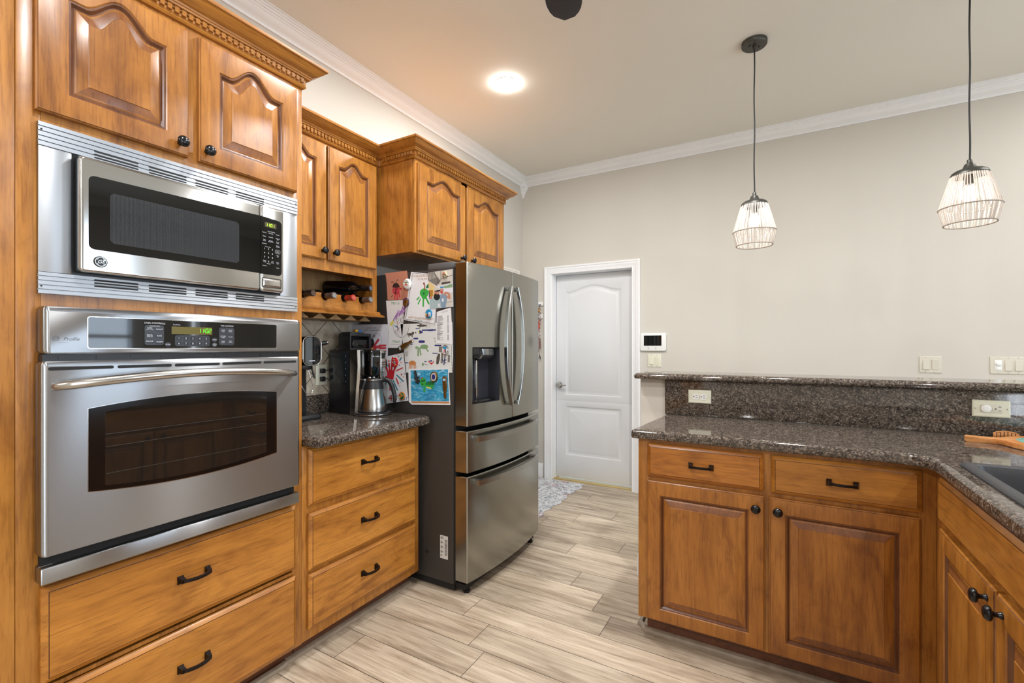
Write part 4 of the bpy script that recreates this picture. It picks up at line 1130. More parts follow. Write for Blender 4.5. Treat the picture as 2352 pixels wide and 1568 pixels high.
def d_sea(P, mb, w):
    g = K
    P(ell(Q5, 1005, 1268, 105, 24), g['dark_grey']); P([Q5(960, 1250), Q5(985, 1225), Q5(1010, 1250)], g['dark_grey']); P([Q5(1080, 1275), Q5(1115, 1235), Q5(1105, 1295)], g['dark_grey']); P(cap_(Q5, (985, 1280), (965, 1305), 9), g['dark_grey'])
    for a, b_, r in (((885, 1333), (962, 1328), 7), ((1020, 1366), (1300, 1360), 13), ((1150, 1368), (1240, 1362), 18)): P(cap_(Q5, a, b_, r), g['navy'])
    P(ell(Q5, 972, 1405, 42, 36), g['navy']); P([Q5(1000, 1405), Q5(1034, 1385), Q5(1030, 1430)], g['navy']); P(ell(Q5, 944, 1408, 17, 22), g['yellow'])
    P(ell(Q5, 762, 1455, 62, 30), g['dark_grey']); P(ell(Q5, 822, 1428, 26, 30), g['dark_grey']); stroke(P, Q5, [(702, 1450), (696, 1412)], 5, g['dark_grey'])
    for x in (720, 745, 795, 808): P(cap_(Q5, (x, 1470), (x + 4, 1510), 7), g['grey'])
    P(ell(Q5, 878, 1418, 16, 16), g['dark_grey'])
    for a, b_, r in (((800, 150), (865, 150), 17), ((912, 212), (990, 212), 25), ((735, 265), (755, 265), 10), ((1220, 286), (1330, 290), 13), ((1170, 442), (1270, 448), 8), ((625, 632), (680, 634), 8), ((1008, 612), (1042, 612), 9), ((1118, 597), (1152, 597), 12)): P(cap_(Q6, a, b_, r), g['navy'])
    P(ell(Q6, 1000, 316, 82, 46), g['pale_green']); P(ell(Q6, 848, 332, 28, 28), g['pale_green']); P(cap_(Q6, (870, 335), (930, 345), 14), g['pale_green']); P(cap_(Q6, (882, 370), (880, 490), 17), g['pale_green']); P(cap_(Q6, (912, 370), (935, 475), 13), g['pale_green']); P(cap_(Q6, (1040, 350), (1080, 405), 13), g['pale_green']); P([Q6(1060, 300), Q6(1085, 312), Q6(1060, 330)], g['pale_green'])
    for k in range(9): P(ell(Q6, 950 + (k % 5) * 25, 300 + (k // 5) * 22, 6, 5, 6), g['green'])
    for k in range(5): stroke(P, Q6, [(625 + k * 12, 400), (620 + k * 14, 450), (640 + k * 9, 505)], 2, g['grey'])
    P(ell(Q6, 640, 385, 40, 25), g['lilac']); P(cap_(Q6, (635, 362), (662, 352), 8), g['yellow'])
    P(ell(Q6, 765, 650, 72, 60, 16, 0, PI), g['orange']); P(cap_(Q6, (715, 660), (815, 660), 22), g['orange'])
    for k in range(6): P(cap_(Q6, (705 + k * 25, 680), (695 + k * 28, 745), 7), g['orange'])
    P(ell(Q6, 742, 628, 7, 8, 8), g['black']); P(ell(Q6, 775, 625, 7, 8, 8), g['black'])
    P(ell(Q6, 1145, 648, 25, 20), g['bright_red']); stroke(P, Q6, [(1125, 640), (1098, 615), (1095, 595)], 8, g['bright_red']); stroke(P, Q6, [(1165, 640), (1188, 618), (1190, 600)], 8, g['bright_red'])
    P(ell(Q6, 975, 665, 22, 32), g['pale_green']); stroke(P, Q6, [(1008, 660), (1050, 668), (1075, 680)], 4, g['line'])
    P([Q6(1240, 660), Q6(1250, 520), Q6(1280, 455), Q6(1322, 450), Q6(1312, 560), Q6(1285, 665)], g['dark_grey']); P([Q6(1290, 420), Q6(1295, 310), Q6(1400, 310), Q6(1400, 430)], g['grey'])
    for k in range(5): P(cap_(Q6, (1345 + 8 * k, 440), (1332 + 10 * k, 640), 4), g['grey']); P(cap_(Q6, (1480 + 9 * k, 480), (1475 + 9 * k, 620), 4), g['grey'])
    stroke(P, Q6, [(1395, 672), (1405, 590), (1420, 500)], 9, g['navy']); stroke(P, Q6, [(1402, 610), (1360, 572)], 8, g['navy']); stroke(P, Q6, [(1405, 590), (1440, 575)], 8, g['navy']); stroke(P, Q6, [(1398, 640), (1430, 632)], 7, g['navy'])
    txt(mb, Q6, 'MP', 1207, 150, 36, w, g['stem'], S6); txt(mb, Q6, 'YB', 1215, 208, 36, w, g['stem'], S6)
    for k in range(17): P(ell(Q6, 1548 + k * .6, 300 + k * 30, 6, 9, 8), g['black'])
sheet('large white spiral notebook page of painted sea animals', 'drawing', [Q5(555, 1240), Q5(1655, 1195), Q6(1578, 500), Q6(1562, 832), Q6(640, 832), Q6(600, 430)], 1, pm('notebook_page', 'd3d6d6', .8), d_sea)

def d_hand(P, mb, w):
    g = K; R = g['bright_red']
    P([Q6(268, 800), Q6(330, 775), Q6(415, 790), Q6(392, 965), Q6(310, 970), Q6(262, 930)], R)
    for a, b_, r in (((275, 800), (235, 690), 17), ((315, 790), (303, 650), 16), ((352, 790), (368, 560), 17), ((398, 800), (440, 690), 18), ((275, 935), (200, 890), 18), ((375, 700), (372, 530), 14)): P(cap_(Q6, a, b_, r), R)
    for a, b_, m in (((518, 585), (548, 535), 'teal'), ((455, 790), (568, 738), 'red'), ((462, 885), (588, 1005), 'teal'), ((445, 945), (490, 1058), 'red'), ((385, 985), (470, 1178), 'teal'), ((325, 995), (322, 1178), 'red'), ((215, 960), (198, 995), 'red'), ((255, 990), (235, 1060), 'teal'), ((270, 680), (290, 710), 'teal')): P(cap_(Q6, a, b_, 13), g[m])
    for x, y, m in ((495, 507, 'teal'), (258, 535, 'red'), (510, 685, 'navy'), (540, 630, 'red'), (612, 857, 'teal'), (588, 915, 'red'), (535, 1020, 'teal'), (518, 1098, 'red'), (385, 1205, 'teal'), (360, 1080, 'red')): P(ell(Q6, x, y, 10, 11, 10), g[m])
    for x, y in ((300, 600), (552, 868), (392, 1135)):
        P([Q6(x + (24 if k % 2 == 0 else 11) * math.sin(PI * k / 5), y - (32 if k % 2 == 0 else 14) * math.cos(PI * k / 5)) for k in range(10)], g['red'])
    txt(mb, Q6, '4', 335, 1340, 190, w, g['bright_red'], S6); txt(mb, Q6, 'TH', 392, 1285, 62, w, g['bright_red'], S6); txt(mb, Q6, 'OF', 462, 1305, 62, w, g['navy'], S6); txt(mb, Q6, 'JULY', 600, 1345, 95, w, g['navy'], S6); txt(mb, Q6, 'Liam', 455, 472, 36, w, g['navy'], S6)
sheet('white paper with a red handprint firework and 4TH OF lettering', 'drawing', [Q6(150, 530), Q6(590, 430), Q6(690, 1390), Q6(200, 1455)], 3, KW, d_hand)

def blue_paint():
    m, nt, b = new_mat('blue_brush_paint'); tc = nt.nodes.new('ShaderNodeTexCoord')
    n_ = noise(nt, mapping(nt, tc.outputs['Object'], (9, 20, 30)), 2.2, 5, .65, 1.6)
    nt.links.new(ramp(nt, n_, [(.30, '0f6f9f'), (.46, '2090bb'), (.58, '57aacb'), (.70, 'bcd6e4')]), b.inputs['Base Color']); b.inputs['Roughness'].default_value = .8; return m
def d_turtle(P, mb, w):
    g = K
    P([Q6(735, 785), Q6(1482, 765), Q6(1508, 1405), Q6(752, 1400)], blue_paint()); P([Q6(750, 1405), Q6(1510, 1412), Q6(1515, 1448), Q6(760, 1440)], g['orange'])
    P(ell(Q6, 1125, 1072, 92, 68, 18, 0, PI), g['dark_green']); P(cap_(Q6, (1045, 1095), (1190, 1095), 22), g['turtle']); P(cap_(Q6, (1062, 1125), (1140, 1140), 14), g['yellow'])
    for k in range(5): P(ell(Q6, 1075 + 24 * k, 1050 - 12 * (k % 2), 9, 9, 6), g['turtle'])
    P(ell(Q6, 985, 1020, 62, 92), g['turtle']); P(cap_(Q6, (1015, 1130), (1012, 1205), 20), g['turtle']); P(cap_(Q6, (1160, 1115), (1168, 1160), 14), g['turtle'])
    P(ell(Q6, 965, 1000, 13, 22, 10), g['black']); P(ell(Q6, 1005, 990, 12, 22, 10), g['black']); P(ell(Q6, 972, 1065, 22, 12, 10), g['dark_green']); P(ell(Q6, 962, 938, 18, 14, 10), g['bright_red'])
    for k in range(6): P(cap_(Q6, (1040, 1255 + 24 * k), (1240 - 8 * k, 1250 + 22 * k), 4), g['deep_blue'])
sheet('blue painted picture of a green turtle with torn white edges', 'drawing', [Q6(692, 790), Q6(780, 752), Q6(1482, 748), Q6(1500, 840), Q6(1532, 1478), Q6(1100, 1472), Q6(760, 1470), Q6(700, 1412)], 4, KW, d_turtle)

MW_ = .0060
def mag(name, label, parts):
    mb = MB(FY(PY)); parts(mb); return tag(build(name, mb, None, None, 35), label, 'magnet', 'fridge magnets')
def disc(mb, c, r, h, mat, w=MW_, ry=None): mb.lathe([(r, 0), (r, h * .7), (r * .92, h), (r * .5, h * 1.05)], (c[0], c[1], w), 'w', 24, mat, sx=1, sy=(ry or r) / r)
def crown_cap(mb):
    c = Q5(722, 392); L = []
    for r0, h, f in ((.0285, 0, .10), (.0280, .004, .09), (.0235, .012, 0), (.0215, .0135, 0)):
        L.append([(c[0] + r0 * (1 + f * .5 * math.cos(21 * 2 * PI * i / 126)) * math.cos(2 * PI * i / 126), c[1] + r0 * (1 + f * .5 * math.cos(21 * 2 * PI * i / 126)) * math.sin(2 * PI * i / 126), MW_ + h) for i in range(126)])
    mb.loops(L, False, True, True, white_plastic)
    w = MW_ + .0138
    for m, a, b_ in ((K['leaf'], .004, .010), (KW, -.003, .004), (K['bright_red'], -.009, -.003)): mb.poly([(c[0] - .0105, c[1] + a), (c[0] + .0105, c[1] + a), (c[0] + .0105, c[1] + b_), (c[0] - .0105, c[1] + b_)], w, m)
    mb.poly([(c[0] - .004, c[1] - .004), (c[0] + .004, c[1] - .004), (c[0] + .004, c[1] + .006), (c[0] - .004, c[1] + .006)], w + .0002, K['gold'])
    for k in range(26):
        if k in (0, 12, 13, 25): continue
        a = 2 * PI * k / 26; mb.poly(capsule((c[0] + .0155 * math.cos(a), c[1] + .0155 * math.sin(a)), (c[0] + .0188 * math.cos(a), c[1] + .0188 * math.sin(a)), .0009, 3), w, K['black'])
mag('cap_magnet', 'white bottle cap magnet with a striped flag', crown_cap)
def m_bar(mb):
    c = Q5(690, 780); disc(mb, c, .0215, .006, pm('violet_resin', '4f3358', .3), ry=.025)
    mb.box(-.0105, .0105, -.017, .017, 0, .014, .002, brass_, T=FY(PY) @ Matrix.Translation((c[0] + .008, c[1] - .002, MW_ + .005)) @ Matrix.Rotation(-.45, 4, 'Z'))
brass_ = pm('antique_brass', '86602a', .3, .8)
mag('souvenir_magnet', 'purple magnet with a gold bar shape, below the white cap', m_bar)
def m_town(mb):
    c = Q5(1172, 1022); disc(mb, c, .0215, .007, K['blue'], ry=.0245); w = MW_ + .0082
    for x, y, a, b_, m in ((-.018, -.012, .011, .014, 'cream'), (-.009, -.014, .012, .012, 'stem'), (.004, -.014, .013, .022, 'lilac'), (-.004, -.018, .010, .008, 'dark_grey')): mb.box(c[0] + x, c[0] + x + a, c[1] + y, c[1] + y + b_, w - .002, w + .001 + a * .1, 0, K[m])
    for x in (-.013, -.002, .009): mb.poly([(c[0] + x, c[1] - .012), (c[0] + x + .003, c[1] - .012), (c[0] + x + .003, c[1] - .003), (c[0] + x, c[1] - .003)], w + .0031, K['black'])
mag('souvenir_magnet', 'round blue town magnet on the apple card corner', m_town)
amber = pm('amber_glass_resin', '5a3c18', .12, coat=.6)
def bottle_shape(mb, p, q, r):
    p = Vector(p); q = Vector(q); d = q - p; Ln = d.length; a = math.atan2(d.y, d.x)
    prof = [(0, .9), (.04, 1), (.50, 1), (.62, .78), (.72, .52), (.95, .44), (1, .46)]
    pts = [(t * Ln, -r * k) for t, k in prof] + [(t * Ln, r * k) for t, k in prof[::-1]]
    R = [(p.x + x * math.cos(a) - y * math.sin(a), p.y + x * math.sin(a) + y * math.cos(a)) for x, y in pts]
    cx = sum(x for x, _ in R) / len(R); cy = sum(y for _, y in R) / len(R)
    mb.loops([[(x, y, MW_ - .001) for x, y in R], [(x, y, MW_ + .005) for x, y in R], [(cx + (x - cx) * .9, cy + (y - cy) * .9, MW_ + .008) for x, y in R]], False, True, True, amber)
    u = p + d * .10; n2 = Vector((-d.y, d.x)).normalized()
    mb.poly([tuple(u - n2 * r * .6), tuple(u + d * .10 - n2 * r * .6), tuple(u + d * .10 + n2 * r * .6), tuple(u + n2 * r * .6)], MW_ + .0083, K['pale_blue'])
mag('bottle_magnet', 'slanted amber bottle shaped magnet beside the sea page', lambda mb: bottle_shape(mb, Q6(505, 372), Q6(785, 190), .0135))
mag('bottle_magnet', 'upright amber bottle opener magnet on the turtle picture', lambda mb: bottle_shape(mb, Q6(1425, 905), Q6(1440, 1345), .0125))
def m_red(mb):
    c = Q6(432, 625); disc(mb, c, .0225, .007, K['bright_red'], ry=.0265); random.seed(9)
    for k in range(22):
        a = random.random() * 2 * PI; r = random.random() * .015
        mb.lathe([(.0030, 0), (.0026, .0025), (.0012, .0036)], (c[0] + r * math.cos(a), c[1] + r * 1.2 * math.sin(a), MW_ + .0065), 'w', 7, K[random.choice(('yellow', 'blue', 'orange', 'purple', 'leaf'))])
mag('souvenir_magnet', 'round red magnet covered in coloured beads', m_red)
def m_choc(mb):
    c = Q6(222, 640); disc(mb, c, .0195, .012, K['brown'], ry=.028)
    for k in range(5): mb.tube([(c[0] - .014, c[1] - .018 + .009 * k, MW_ + .012), (c[0], c[1] - .014 + .009 * k, MW_ + .014), (c[0] + .014, c[1] - .018 + .009 * k, MW_ + .012)], .0016, 6, K['dark_grey'])
mag('souvenir_magnet', 'dark brown round magnet beside the coffee maker buttons', m_choc)
def m_nacho(mb):
    c = Q6(575, 1295); disc(mb, c, .0205, .006, K['orange'], ry=.0235); disc(mb, c, .0165, .0075, K['dark_green'], ry=.0195); w = MW_ + .008
    mb.add([(c[0] - .009, c[1] - .014, w), (c[0] + .015, c[1] + .002, w), (c[0] - .004, c[1] + .015, w), (c[0] - .009, c[1] - .014, w + .005), (c[0] + .015, c[1] + .002, w + .005), (c[0] - .004, c[1] + .015, w + .005)], [[0, 1, 4, 3], [1, 2, 5, 4], [2, 0, 3, 5], [3, 4, 5]], K['gold'])
    for x, y, m in ((-.012, .006, 'bright_red'), (-.011, -.008, 'yellow')): mb.lathe([(.0048, 0), (.0045, .004), (.002, .006)], (c[0] + x, c[1] + y, w), 'w', 10, K[m])
mag('souvenir_magnet', 'round orange nacho plate magnet on the handprint paper', m_nacho)
def m_port(mb):
    c = Q6(1215, 915)
    mb.lathe([(.0240, 0), (.0240, .006), (.0215, .010), (.0190, .010), (.0175, .007)], (c[0], c[1], MW_), 'w', 28, brass_, cap1=False, sy=1.18)
    mb.lathe([(.0185, 0), (.0185, .0072), (.013, .0076)], (c[0], c[1], MW_), 'w', 28, KW, sy=1.18); mb.lathe([(.0125, 0), (.0120, .009), (.005, .0098)], (c[0], c[1], MW_), 'w', 24, K['navy'], sy=1.18)
mag('porthole_magnet', 'gold rimmed porthole magnet with dark centre on the turtle picture', m_port)
def m_oval(mb):
    c = Q6(1440, 380); mb.lathe([(.0205, 0), (.0205, .006), (.0190, .0078), (.0175, .0070)], (c[0], c[1], MW_), 'w', 28, chrome, sy=1.3); w = MW_ + .0078
    mb.poly(ring_pts(c[0], c[1], .0165, .0215), w, K['lilac']); mb.poly(ring_pts(c[0], c[1] + .012, .012, .008, 16), w + .0002, K['blue'])
    mb.poly(capsule((c[0] - .004, c[1] - .012), (c[0] - .003, c[1] + .001), .0028), w + .0004, K['bright_red']); mb.poly(capsule((c[0] + .006, c[1] - .014), (c[0] + .005, c[1] + .003), .0030), w + .0004, K['black'])
mag('souvenir_magnet', 'oval silver rimmed scene magnet at the spiral edge', m_oval)
def m_dice(mb):
    c = Q5(1515, 190); T = FY(PY) @ Matrix.Translation((c[0], c[1], MW_)) @ Matrix.Rotation(.5, 4, 'Z')
    mb.box(-.0135, .0135, -.0155, .0155, 0, .010, .002, pm('bone_resin', 'bdb493', .4), T=T)
    for x, y, m in ((-.006, .004, 'bright_red'), (.0, -.002, 'navy'), (.004, .006, 'bright_red'), (.006, -.008, 'black'), (-.008, -.010, 'black')): mb.box(x - .002, x + .002, y - .004, y + .004, .0098, .0112, 0, K[m], T=T)
mag('souvenir_magnet', 'small tilted cream magnet with red and blue marks on the photo', m_dice)
def m_liz(mb):
    a = Q6(832, 800); b_ = Q6(865, 930); c = Q6(905, 1030); random.seed(4)
    for k in range(46):
        t = random.random(); s = random.choice((0, 1))
        p = Vector(a).lerp(Vector(b_), t) if s == 0 and t < .6 else Vector(b_).lerp(Vector(c), t * .8)
        r = .016 if s else .009
        ang = random.random() * 2 * PI; q = p + Vector((math.cos(ang), math.sin(ang))) * r * random.random()
        mb.lathe([(.0046, 0), (.0042, .004), (.0015, .0085)], (q.x, q.y, MW_), 'w', 7, K[random.choice(('black', 'black', 'brown', 'dark_grey'))])
    mb.tube([(a[0], a[1], MW_ + .003), (b_[0], b_[1], MW_ + .003), (c[0], c[1], MW_ + .003)], [.006, .014, .009], 8, K['black'], flat=.5)
mag('souvenir_magnet', 'black knobbly magnet at the top left of the turtle picture', m_liz)

# ================================================================== LEFT COUNTER, BACKSPLASH, BOTTLES, COFFEE THINGS
def rounded_outline(corners, inset, n=6):
    """corners: (x, y, r) counter-clockwise; returns outline moved inward by inset"""
    m = len(corners); P = []
    for i in range(m):
        p = Vector(corners[i][:2]); a = Vector(corners[i - 1][:2]); b_ = Vector(corners[(i + 1) % m][:2]); r = corners[i][2]
        d0 = (p - a).normalized(); d1 = (b_ - p).normalized()
        n0 = Vector((-d0.y, d0.x)); n1 = Vector((-d1.y, d1.x))
        cr = d0.x * d1.y - d0.y * d1.x
        bis = (n0 + n1); k = bis / max(1e-6, bis.dot(n0))
        q = p + k * inset
        if r <= 0: P += [tuple(q)] * (n + 1); continue
        rr = max(r - inset, .0005) if cr > 0 else r + inset
        ang = math.acos(max(-1, min(1, d0.dot(d1)))); t = rr * math.tan(ang / 2)
        s = q - d0 * t; c = s + (n0 if cr > 0 else -n0) * rr
        a0 = math.atan2(s.y - c.y, s.x - c.x)
        for j in range(n + 1):
            th = a0 + (ang if cr > 0 else -ang) * j / n
            P.append((c.x + rr * math.cos(th), c.y + rr * math.sin(th)))
    return P
from mathutils.geometry import tessellate_polygon
def stone_slab(mb, corners, z0, z1, hole=None, mat=None):
    prof = [(.020, z0), (.006, z0), (.002, z0 + .003), (0, z0 + .010), (0, z0 + .016), (.002, z1 - .010), (.006, z1 - .005), (.012, z1 - .0015), (.018, z1)]
    prof = [(i, min(max(z, z0), z1)) for i, z in prof]
    L = [[(x, y, z) for x, y in rounded_outline(corners, i)] for i, z in prof]
    if not hole: mb.loops(L, True, True, True, mat); return
    mb.loops(L, False, False, True, mat)
    top = L[-1]; h = [(x, y, z1) for x, y in hole]
    tri = tessellate_polygon([[Vector(p) for p in top], [Vector(p) for p in h]])
    mb.add(top + h, [list(t) for t in tri], mat)
    h0 = [(x, y, z0) for x, y in hole]; mb.add(L[0] + h0, [list(t)[::-1] for t in tessellate_polygon([[Vector(q) for q in L[0]], [Vector(q) for q in h0]])], mat)
    mb.loops([h, [(x, y, z0) for x, y in hole]], False, False, True, mat)

mb = MB(); stone_slab(mb, [(LW + .003, 1.2025, 0), (-1.575, 1.2025, 0), (-1.575, 1.922, .062), (LW + .003, 1.922, 0)], .8745, .914)
ct = tag(build('countertop', mb, granite, None, 30), 'small dark granite countertop under the coffee maker', 'countertop')
mb = MB(); mb.box(LW + .001, LW + .020, 1.2025, 1.915, .9145, 1.015, .002)
tag(build('backsplash', mb, granite, None, 30), 'low granite strip on the wall behind the coffee maker', 'backsplash')
def tile_mat():
    m, nt, b = new_mat('travertine_tile'); tc = nt.nodes.new('ShaderNodeTexCoord'); P = tc.outputs['Object']
    sp = nt.nodes.new('ShaderNodeSeparateXYZ'); nt.links.new(P, sp.inputs[0])
    a = math_n(nt, 'MULTIPLY', math_n(nt, 'ADD', sp.outputs['Y'], sp.outputs['Z']), 4.7); c = math_n(nt, 'MULTIPLY', math_n(nt, 'SUBTRACT', sp.outputs['Y'], sp.outputs['Z']), 4.7)
    def ln(x): return math_n(nt, 'GREATER_THAN', math_n(nt, 'ABSOLUTE', math_n(nt, 'SUBTRACT', math_n(nt, 'FRACT', x), .5)), .482)
    g = math_n(nt, 'MAXIMUM', ln(a), ln(c))
    n_ = noise(nt, P, 22, 5, .6)
    col = mixc(nt, g, ramp(nt, n_, [(.3, 'a89b86'), (.6, 'c4b9a6'), (.8, 'd2c9b8')]), lin('6d6355'))
    nt.links.new(col, b.inputs['Base Color']); b.inputs['Roughness'].default_value = .45; return m
mb = MB(); mb.box(LW + .0005, LW + .010, 1.2025, 1.900, 1.0152, 1.454); struct('trim_8', mb, tile_mat())

glass_dk = pm('dark_bottle_glass', '06080a', .06, spec=.7); glass_grn = pm('olive_bottle_label', '8f8a4c', .6)
def bottle(label, y, z, caps, tip, base_p, lab=None):
    """lying wine bottle, neck towards the room"""
    a = Vector(base_p); b_ = Vector((tip, y, z)); d = (b_ - a); Ln = d.length; d.normalize()
    u = Vector((0, 0, 1)); s = u.cross(d).normalized(); u2 = d.cross(s)
    T = Matrix(((s.x, u2.x, d.x, a.x), (s.y, u2.y, d.y, a.y), (s.z, u2.z, d.z, a.z), (0, 0, 0, 1)))
    t = thing('wine_bottle', label, 'bottle', (a + b_) / 2, 'wine bottles in the rack')
    mb = MB(T); B = Ln - .088
    mb.lathe([(.030, 0), (.0365, .004), (.0365, B - .045), (.034, B - .028), (.026, B - .010), (.0175, B + .004), (.0145, B + .018), (.0140, Ln - .052)], seg=28); build('glass_body', mb, glass_dk, t, 50)
    mb = MB(T); mb.lathe([(.0148, Ln - .054), (.0150, Ln - .012), (.0162, Ln - .010), (.0162, Ln - .003), (.0148, Ln), (.0105, Ln), (.0095, Ln - .0008)], seg=24, mat=caps[0]); mb.lathe([(.0125, Ln + .0001), (.0118, Ln + .0010), (.0080, Ln + .0010), (.0070, Ln + .0004), (.003, Ln + .0012)], seg=20, mat=caps[1])
    build('capsule', mb, None, t, 40)
    if lab:
        mb = MB(T); mb.lathe([(.0367, .020), (.0368, .021), (.0368, B - .062), (.0367, B - .061)], seg=28, cap0=False, cap1=False); build('label', mb, lab, t, 50)
foil_k = pm('black_foil', '1a1517', .35); foil_t = pm('taupe_foil', '574944', .4); foil_r = pm('red_foil', '9c2a22', .35); end_s = pm('silver_foil_end', '9a9a98', .3, .6); end_o = pm('copper_foil_end', '8a5a2c', .4, .4); end_b = pm('slate_foil_end', '59616d', .4)
ZB = 1.5325
bottle('dark wine bottle with black foil, leftmost in the rack', BOT[0], ZB, (foil_k, pm('dark_copper_end', '4a3422', .4)), -1.898, (-2.195, BOT[0], ZB), glass_grn)
bottle('wine bottle with taupe foil, second from left in the rack', BOT[1], ZB, (foil_t, end_s), -1.898, (-2.195, BOT[1], ZB), pm('grey_bottle_label', 'b9b9bd', .6))
bottle('wine bottle with red foil cap in the rack', BOT[2], ZB, (foil_r, pm('red_foil_end', 'b0503f', .4)), -1.898, (-2.195, BOT[2], ZB))
bottle('wine bottle with taupe foil, rightmost in the lower row', BOT[3], ZB, (foil_t, end_s), -1.898, (-2.195, BOT[3], ZB), glass_grn)
bottle('black wine bottle with slate cap lying on top of the others', 1.788, 1.594, (foil_k, end_b), -1.905, (-2.185, 1.728, 1.611), None)

# coffee maker
cmk = thing('coffee_maker', 'black and chrome drip coffee maker on the small granite counter', 'coffee maker', (-2.04, 1.80, .914))
mb = MB(); mb.box(-2.160, -1.985, 1.722, 1.872, .914, 1.262, .006); build('water_tank', mb, black_plastic, cmk)
mb = MB(); mb.box(-2.150, -2.010, 1.7205, 1.726, 1.075, 1.245, .001); build('tank_window', mb, pm('smoked_tank', '20262a', .08), cmk)
for k in range(5):
    mb = MB(FY(1.7200)); mb.poly([(-2.026, 1.090 + .034 * k), (-2.022, 1.090 + .034 * k), (-2.022, 1.094 + .034 * k), (-2.026, 1.094 + .034 * k)], 0, print_white); build('level_mark', mb, None, cmk, 0)
mb = MB()
prof = [(0, .916), (.004, .95), (.012, 1.05), (.020, 1.12), (.024, 1.18), (.020, 1.262)]
L = [[(-1.988, y, z) for z in ()] for y in ()]
L = []
for o, z in prof: L.append([(-1.990, 1.7195, z), (-1.955 + o, 1.7195, z), (-1.945 + o, 1.730, z), (-1.945 + o, 1.862, z), (-1.955 + o, 1.873, z), (-1.990, 1.873, z)])
mb.loops(L, True, True); build('front_panel', mb, steel_hi, cmk, 40)
mb = MB(); mb.lathe([(.098, 0), (.100, .004), (.100, .012), (.094, .016), (.080, .017)], (-1.902, 1.797, .914), 'w', 40); build('warming_plate', mb, black_plastic, cmk, 50)
mb = MB(); mb.lathe([(.1005, .005), (.1012, .007), (.1005, .009)], (-1.902, 1.797, .914), 'w', 40, cap0=False, cap1=False); build('plate_ring', mb, chrome, cmk, 50)
mb = MB(); mb.box(-1.935, -1.855, 1.742, 1.812, 1.118, 1.262, .014, seg=4); build('brew_head', mb, black_gloss, cmk)
mb = MB(); mb.box(-1.935, -1.858, 1.8125, 1.853, 1.100, 1.260, .006, seg=3); pnl = build('button_panel', mb, steel_hi, cmk)
mb = MB(FX(-1.8575)); mb.box(1.817, 1.842, 1.215, 1.245, 0, .002, .001, black_gloss)
for k in range(3): mb.box(1.818, 1.845, 1.192 - .013 * k, 1.198 - .013 * k, 0, .002, .0008, pm('button_grey_%d' % k, '3c3d40', .4))
mb.lathe([(.007, 0), (.0065, .003), (.003, .0035)], (1.829, 1.147, 0), 'w', 16, chrome)
build('buttons', mb, None, pnl, 30)
mb = MB(FX(-1.8548)); add_text(mb, 'Mr. Coffee', 1.776, 1.2275, 0, .0105, print_white); build('lettering', mb, None, cmk, 0)
for y in (1.768, 1.796):
    mb = MB(); mb.lathe([(.009, 1.100), (.009, 1.118), (.005, 1.120)], (-1.893, y, 0), 'w', 14); build('spout', mb, chrome, cmk, 40)
# carafe
cf = thing('carafe', 'brushed steel thermal carafe on the coffee maker plate', 'carafe', (-1.900, 1.797, .931))
mb = MB(); mb.lathe([(.070, .932), (.077, .934), (.0785, .950), (.076, .970), (.062, 1.045), (.060, 1.053)], (-1.900, 1.797, 0), 'w', 40); build('steel_body', mb, steel_round, cf, 60)
mb = MB(); mb.lathe([(.0605, 1.053), (.052, 1.085), (.047, 1.098), (.047, 1.101)], (-1.900, 1.797, 0), 'w', 32, black_plastic)
mb.lathe([(.050, 1.0985), (.051, 1.100), (.050, 1.104)], (-1.900, 1.797, 0), 'w', 32, chrome); mb.lathe([(.048, 1.104), (.046, 1.110), (.03, 1.113)], (-1.900, 1.797, 0), 'w', 32, black_plastic)
build('lid', mb, None, cf, 40)
hd = Vector((.80, .60, 0)).normalized(); c0 = Vector((-1.900, 1.797, 0))
mb = MB(); pth = [(.046, 1.094), (.066, 1.102), (.086, 1.094), (.103, 1.062), (.113, 1.020), (.116, .990), (.112, .976)]
mb.tube([tuple(c0 + hd * r + Vector((0, 0, z))) for r, z in pth], [.010, .013, .014, .0125, .0115, .0105, .008], 12, flat=.8); build('handle', mb, black_plastic, cf, 60)
# black storage box and toy on top of the coffee maker
bx_ = thing('pod_box', 'small black open-front box on top of the coffee maker', 'box', (-2.03, 1.80, 1.2625))
mb = MB(); mb.box(-2.085, -1.992, 1.722, 1.872, 1.2625, 1.270, .002); mb.box(-2.085, -1.992, 1.722, 1.872, 1.335, 1.352, .004); mb.box(-2.085, -1.992, 1.722, 1.732, 1.270, 1.336, .001); mb.box(-2.085, -1.992, 1.858, 1.872, 1.270, 1.336, .001); mb.box(-2.085, -2.070, 1.730, 1.860, 1.270, 1.336)
build('shell', mb, black_plastic, bx_)
mb = MB(); mb.box(-2.065, -1.999, 1.746, 1.846, 1.272, 1.318, .003); build('drawer', mb, black_gloss, bx_)
mb = MB(); mb.box(-2.080, -2.000, 1.735, 1.83, 1.3522, 1.3595, .003); build('lid', mb, pm('smoky_lid', '3a4144', .12), bx_)
toy = thing('toy_car', 'tiny yellow and blue toy lying on the black box', 'toy', (-2.03, 1.803, 1.3595))
mb = MB(); mb.box(-2.045, -2.020, 1.785, 1.806, 1.360, 1.374, .005); build('yellow_half', mb, pm('toy_yellow', 'b98a1c', .35), toy)
mb = MB(); mb.box(-2.045, -2.020, 1.806, 1.830, 1.360, 1.372, .005); build('blue_half', mb, pm('toy_blue', '1f5fae', .35), toy)

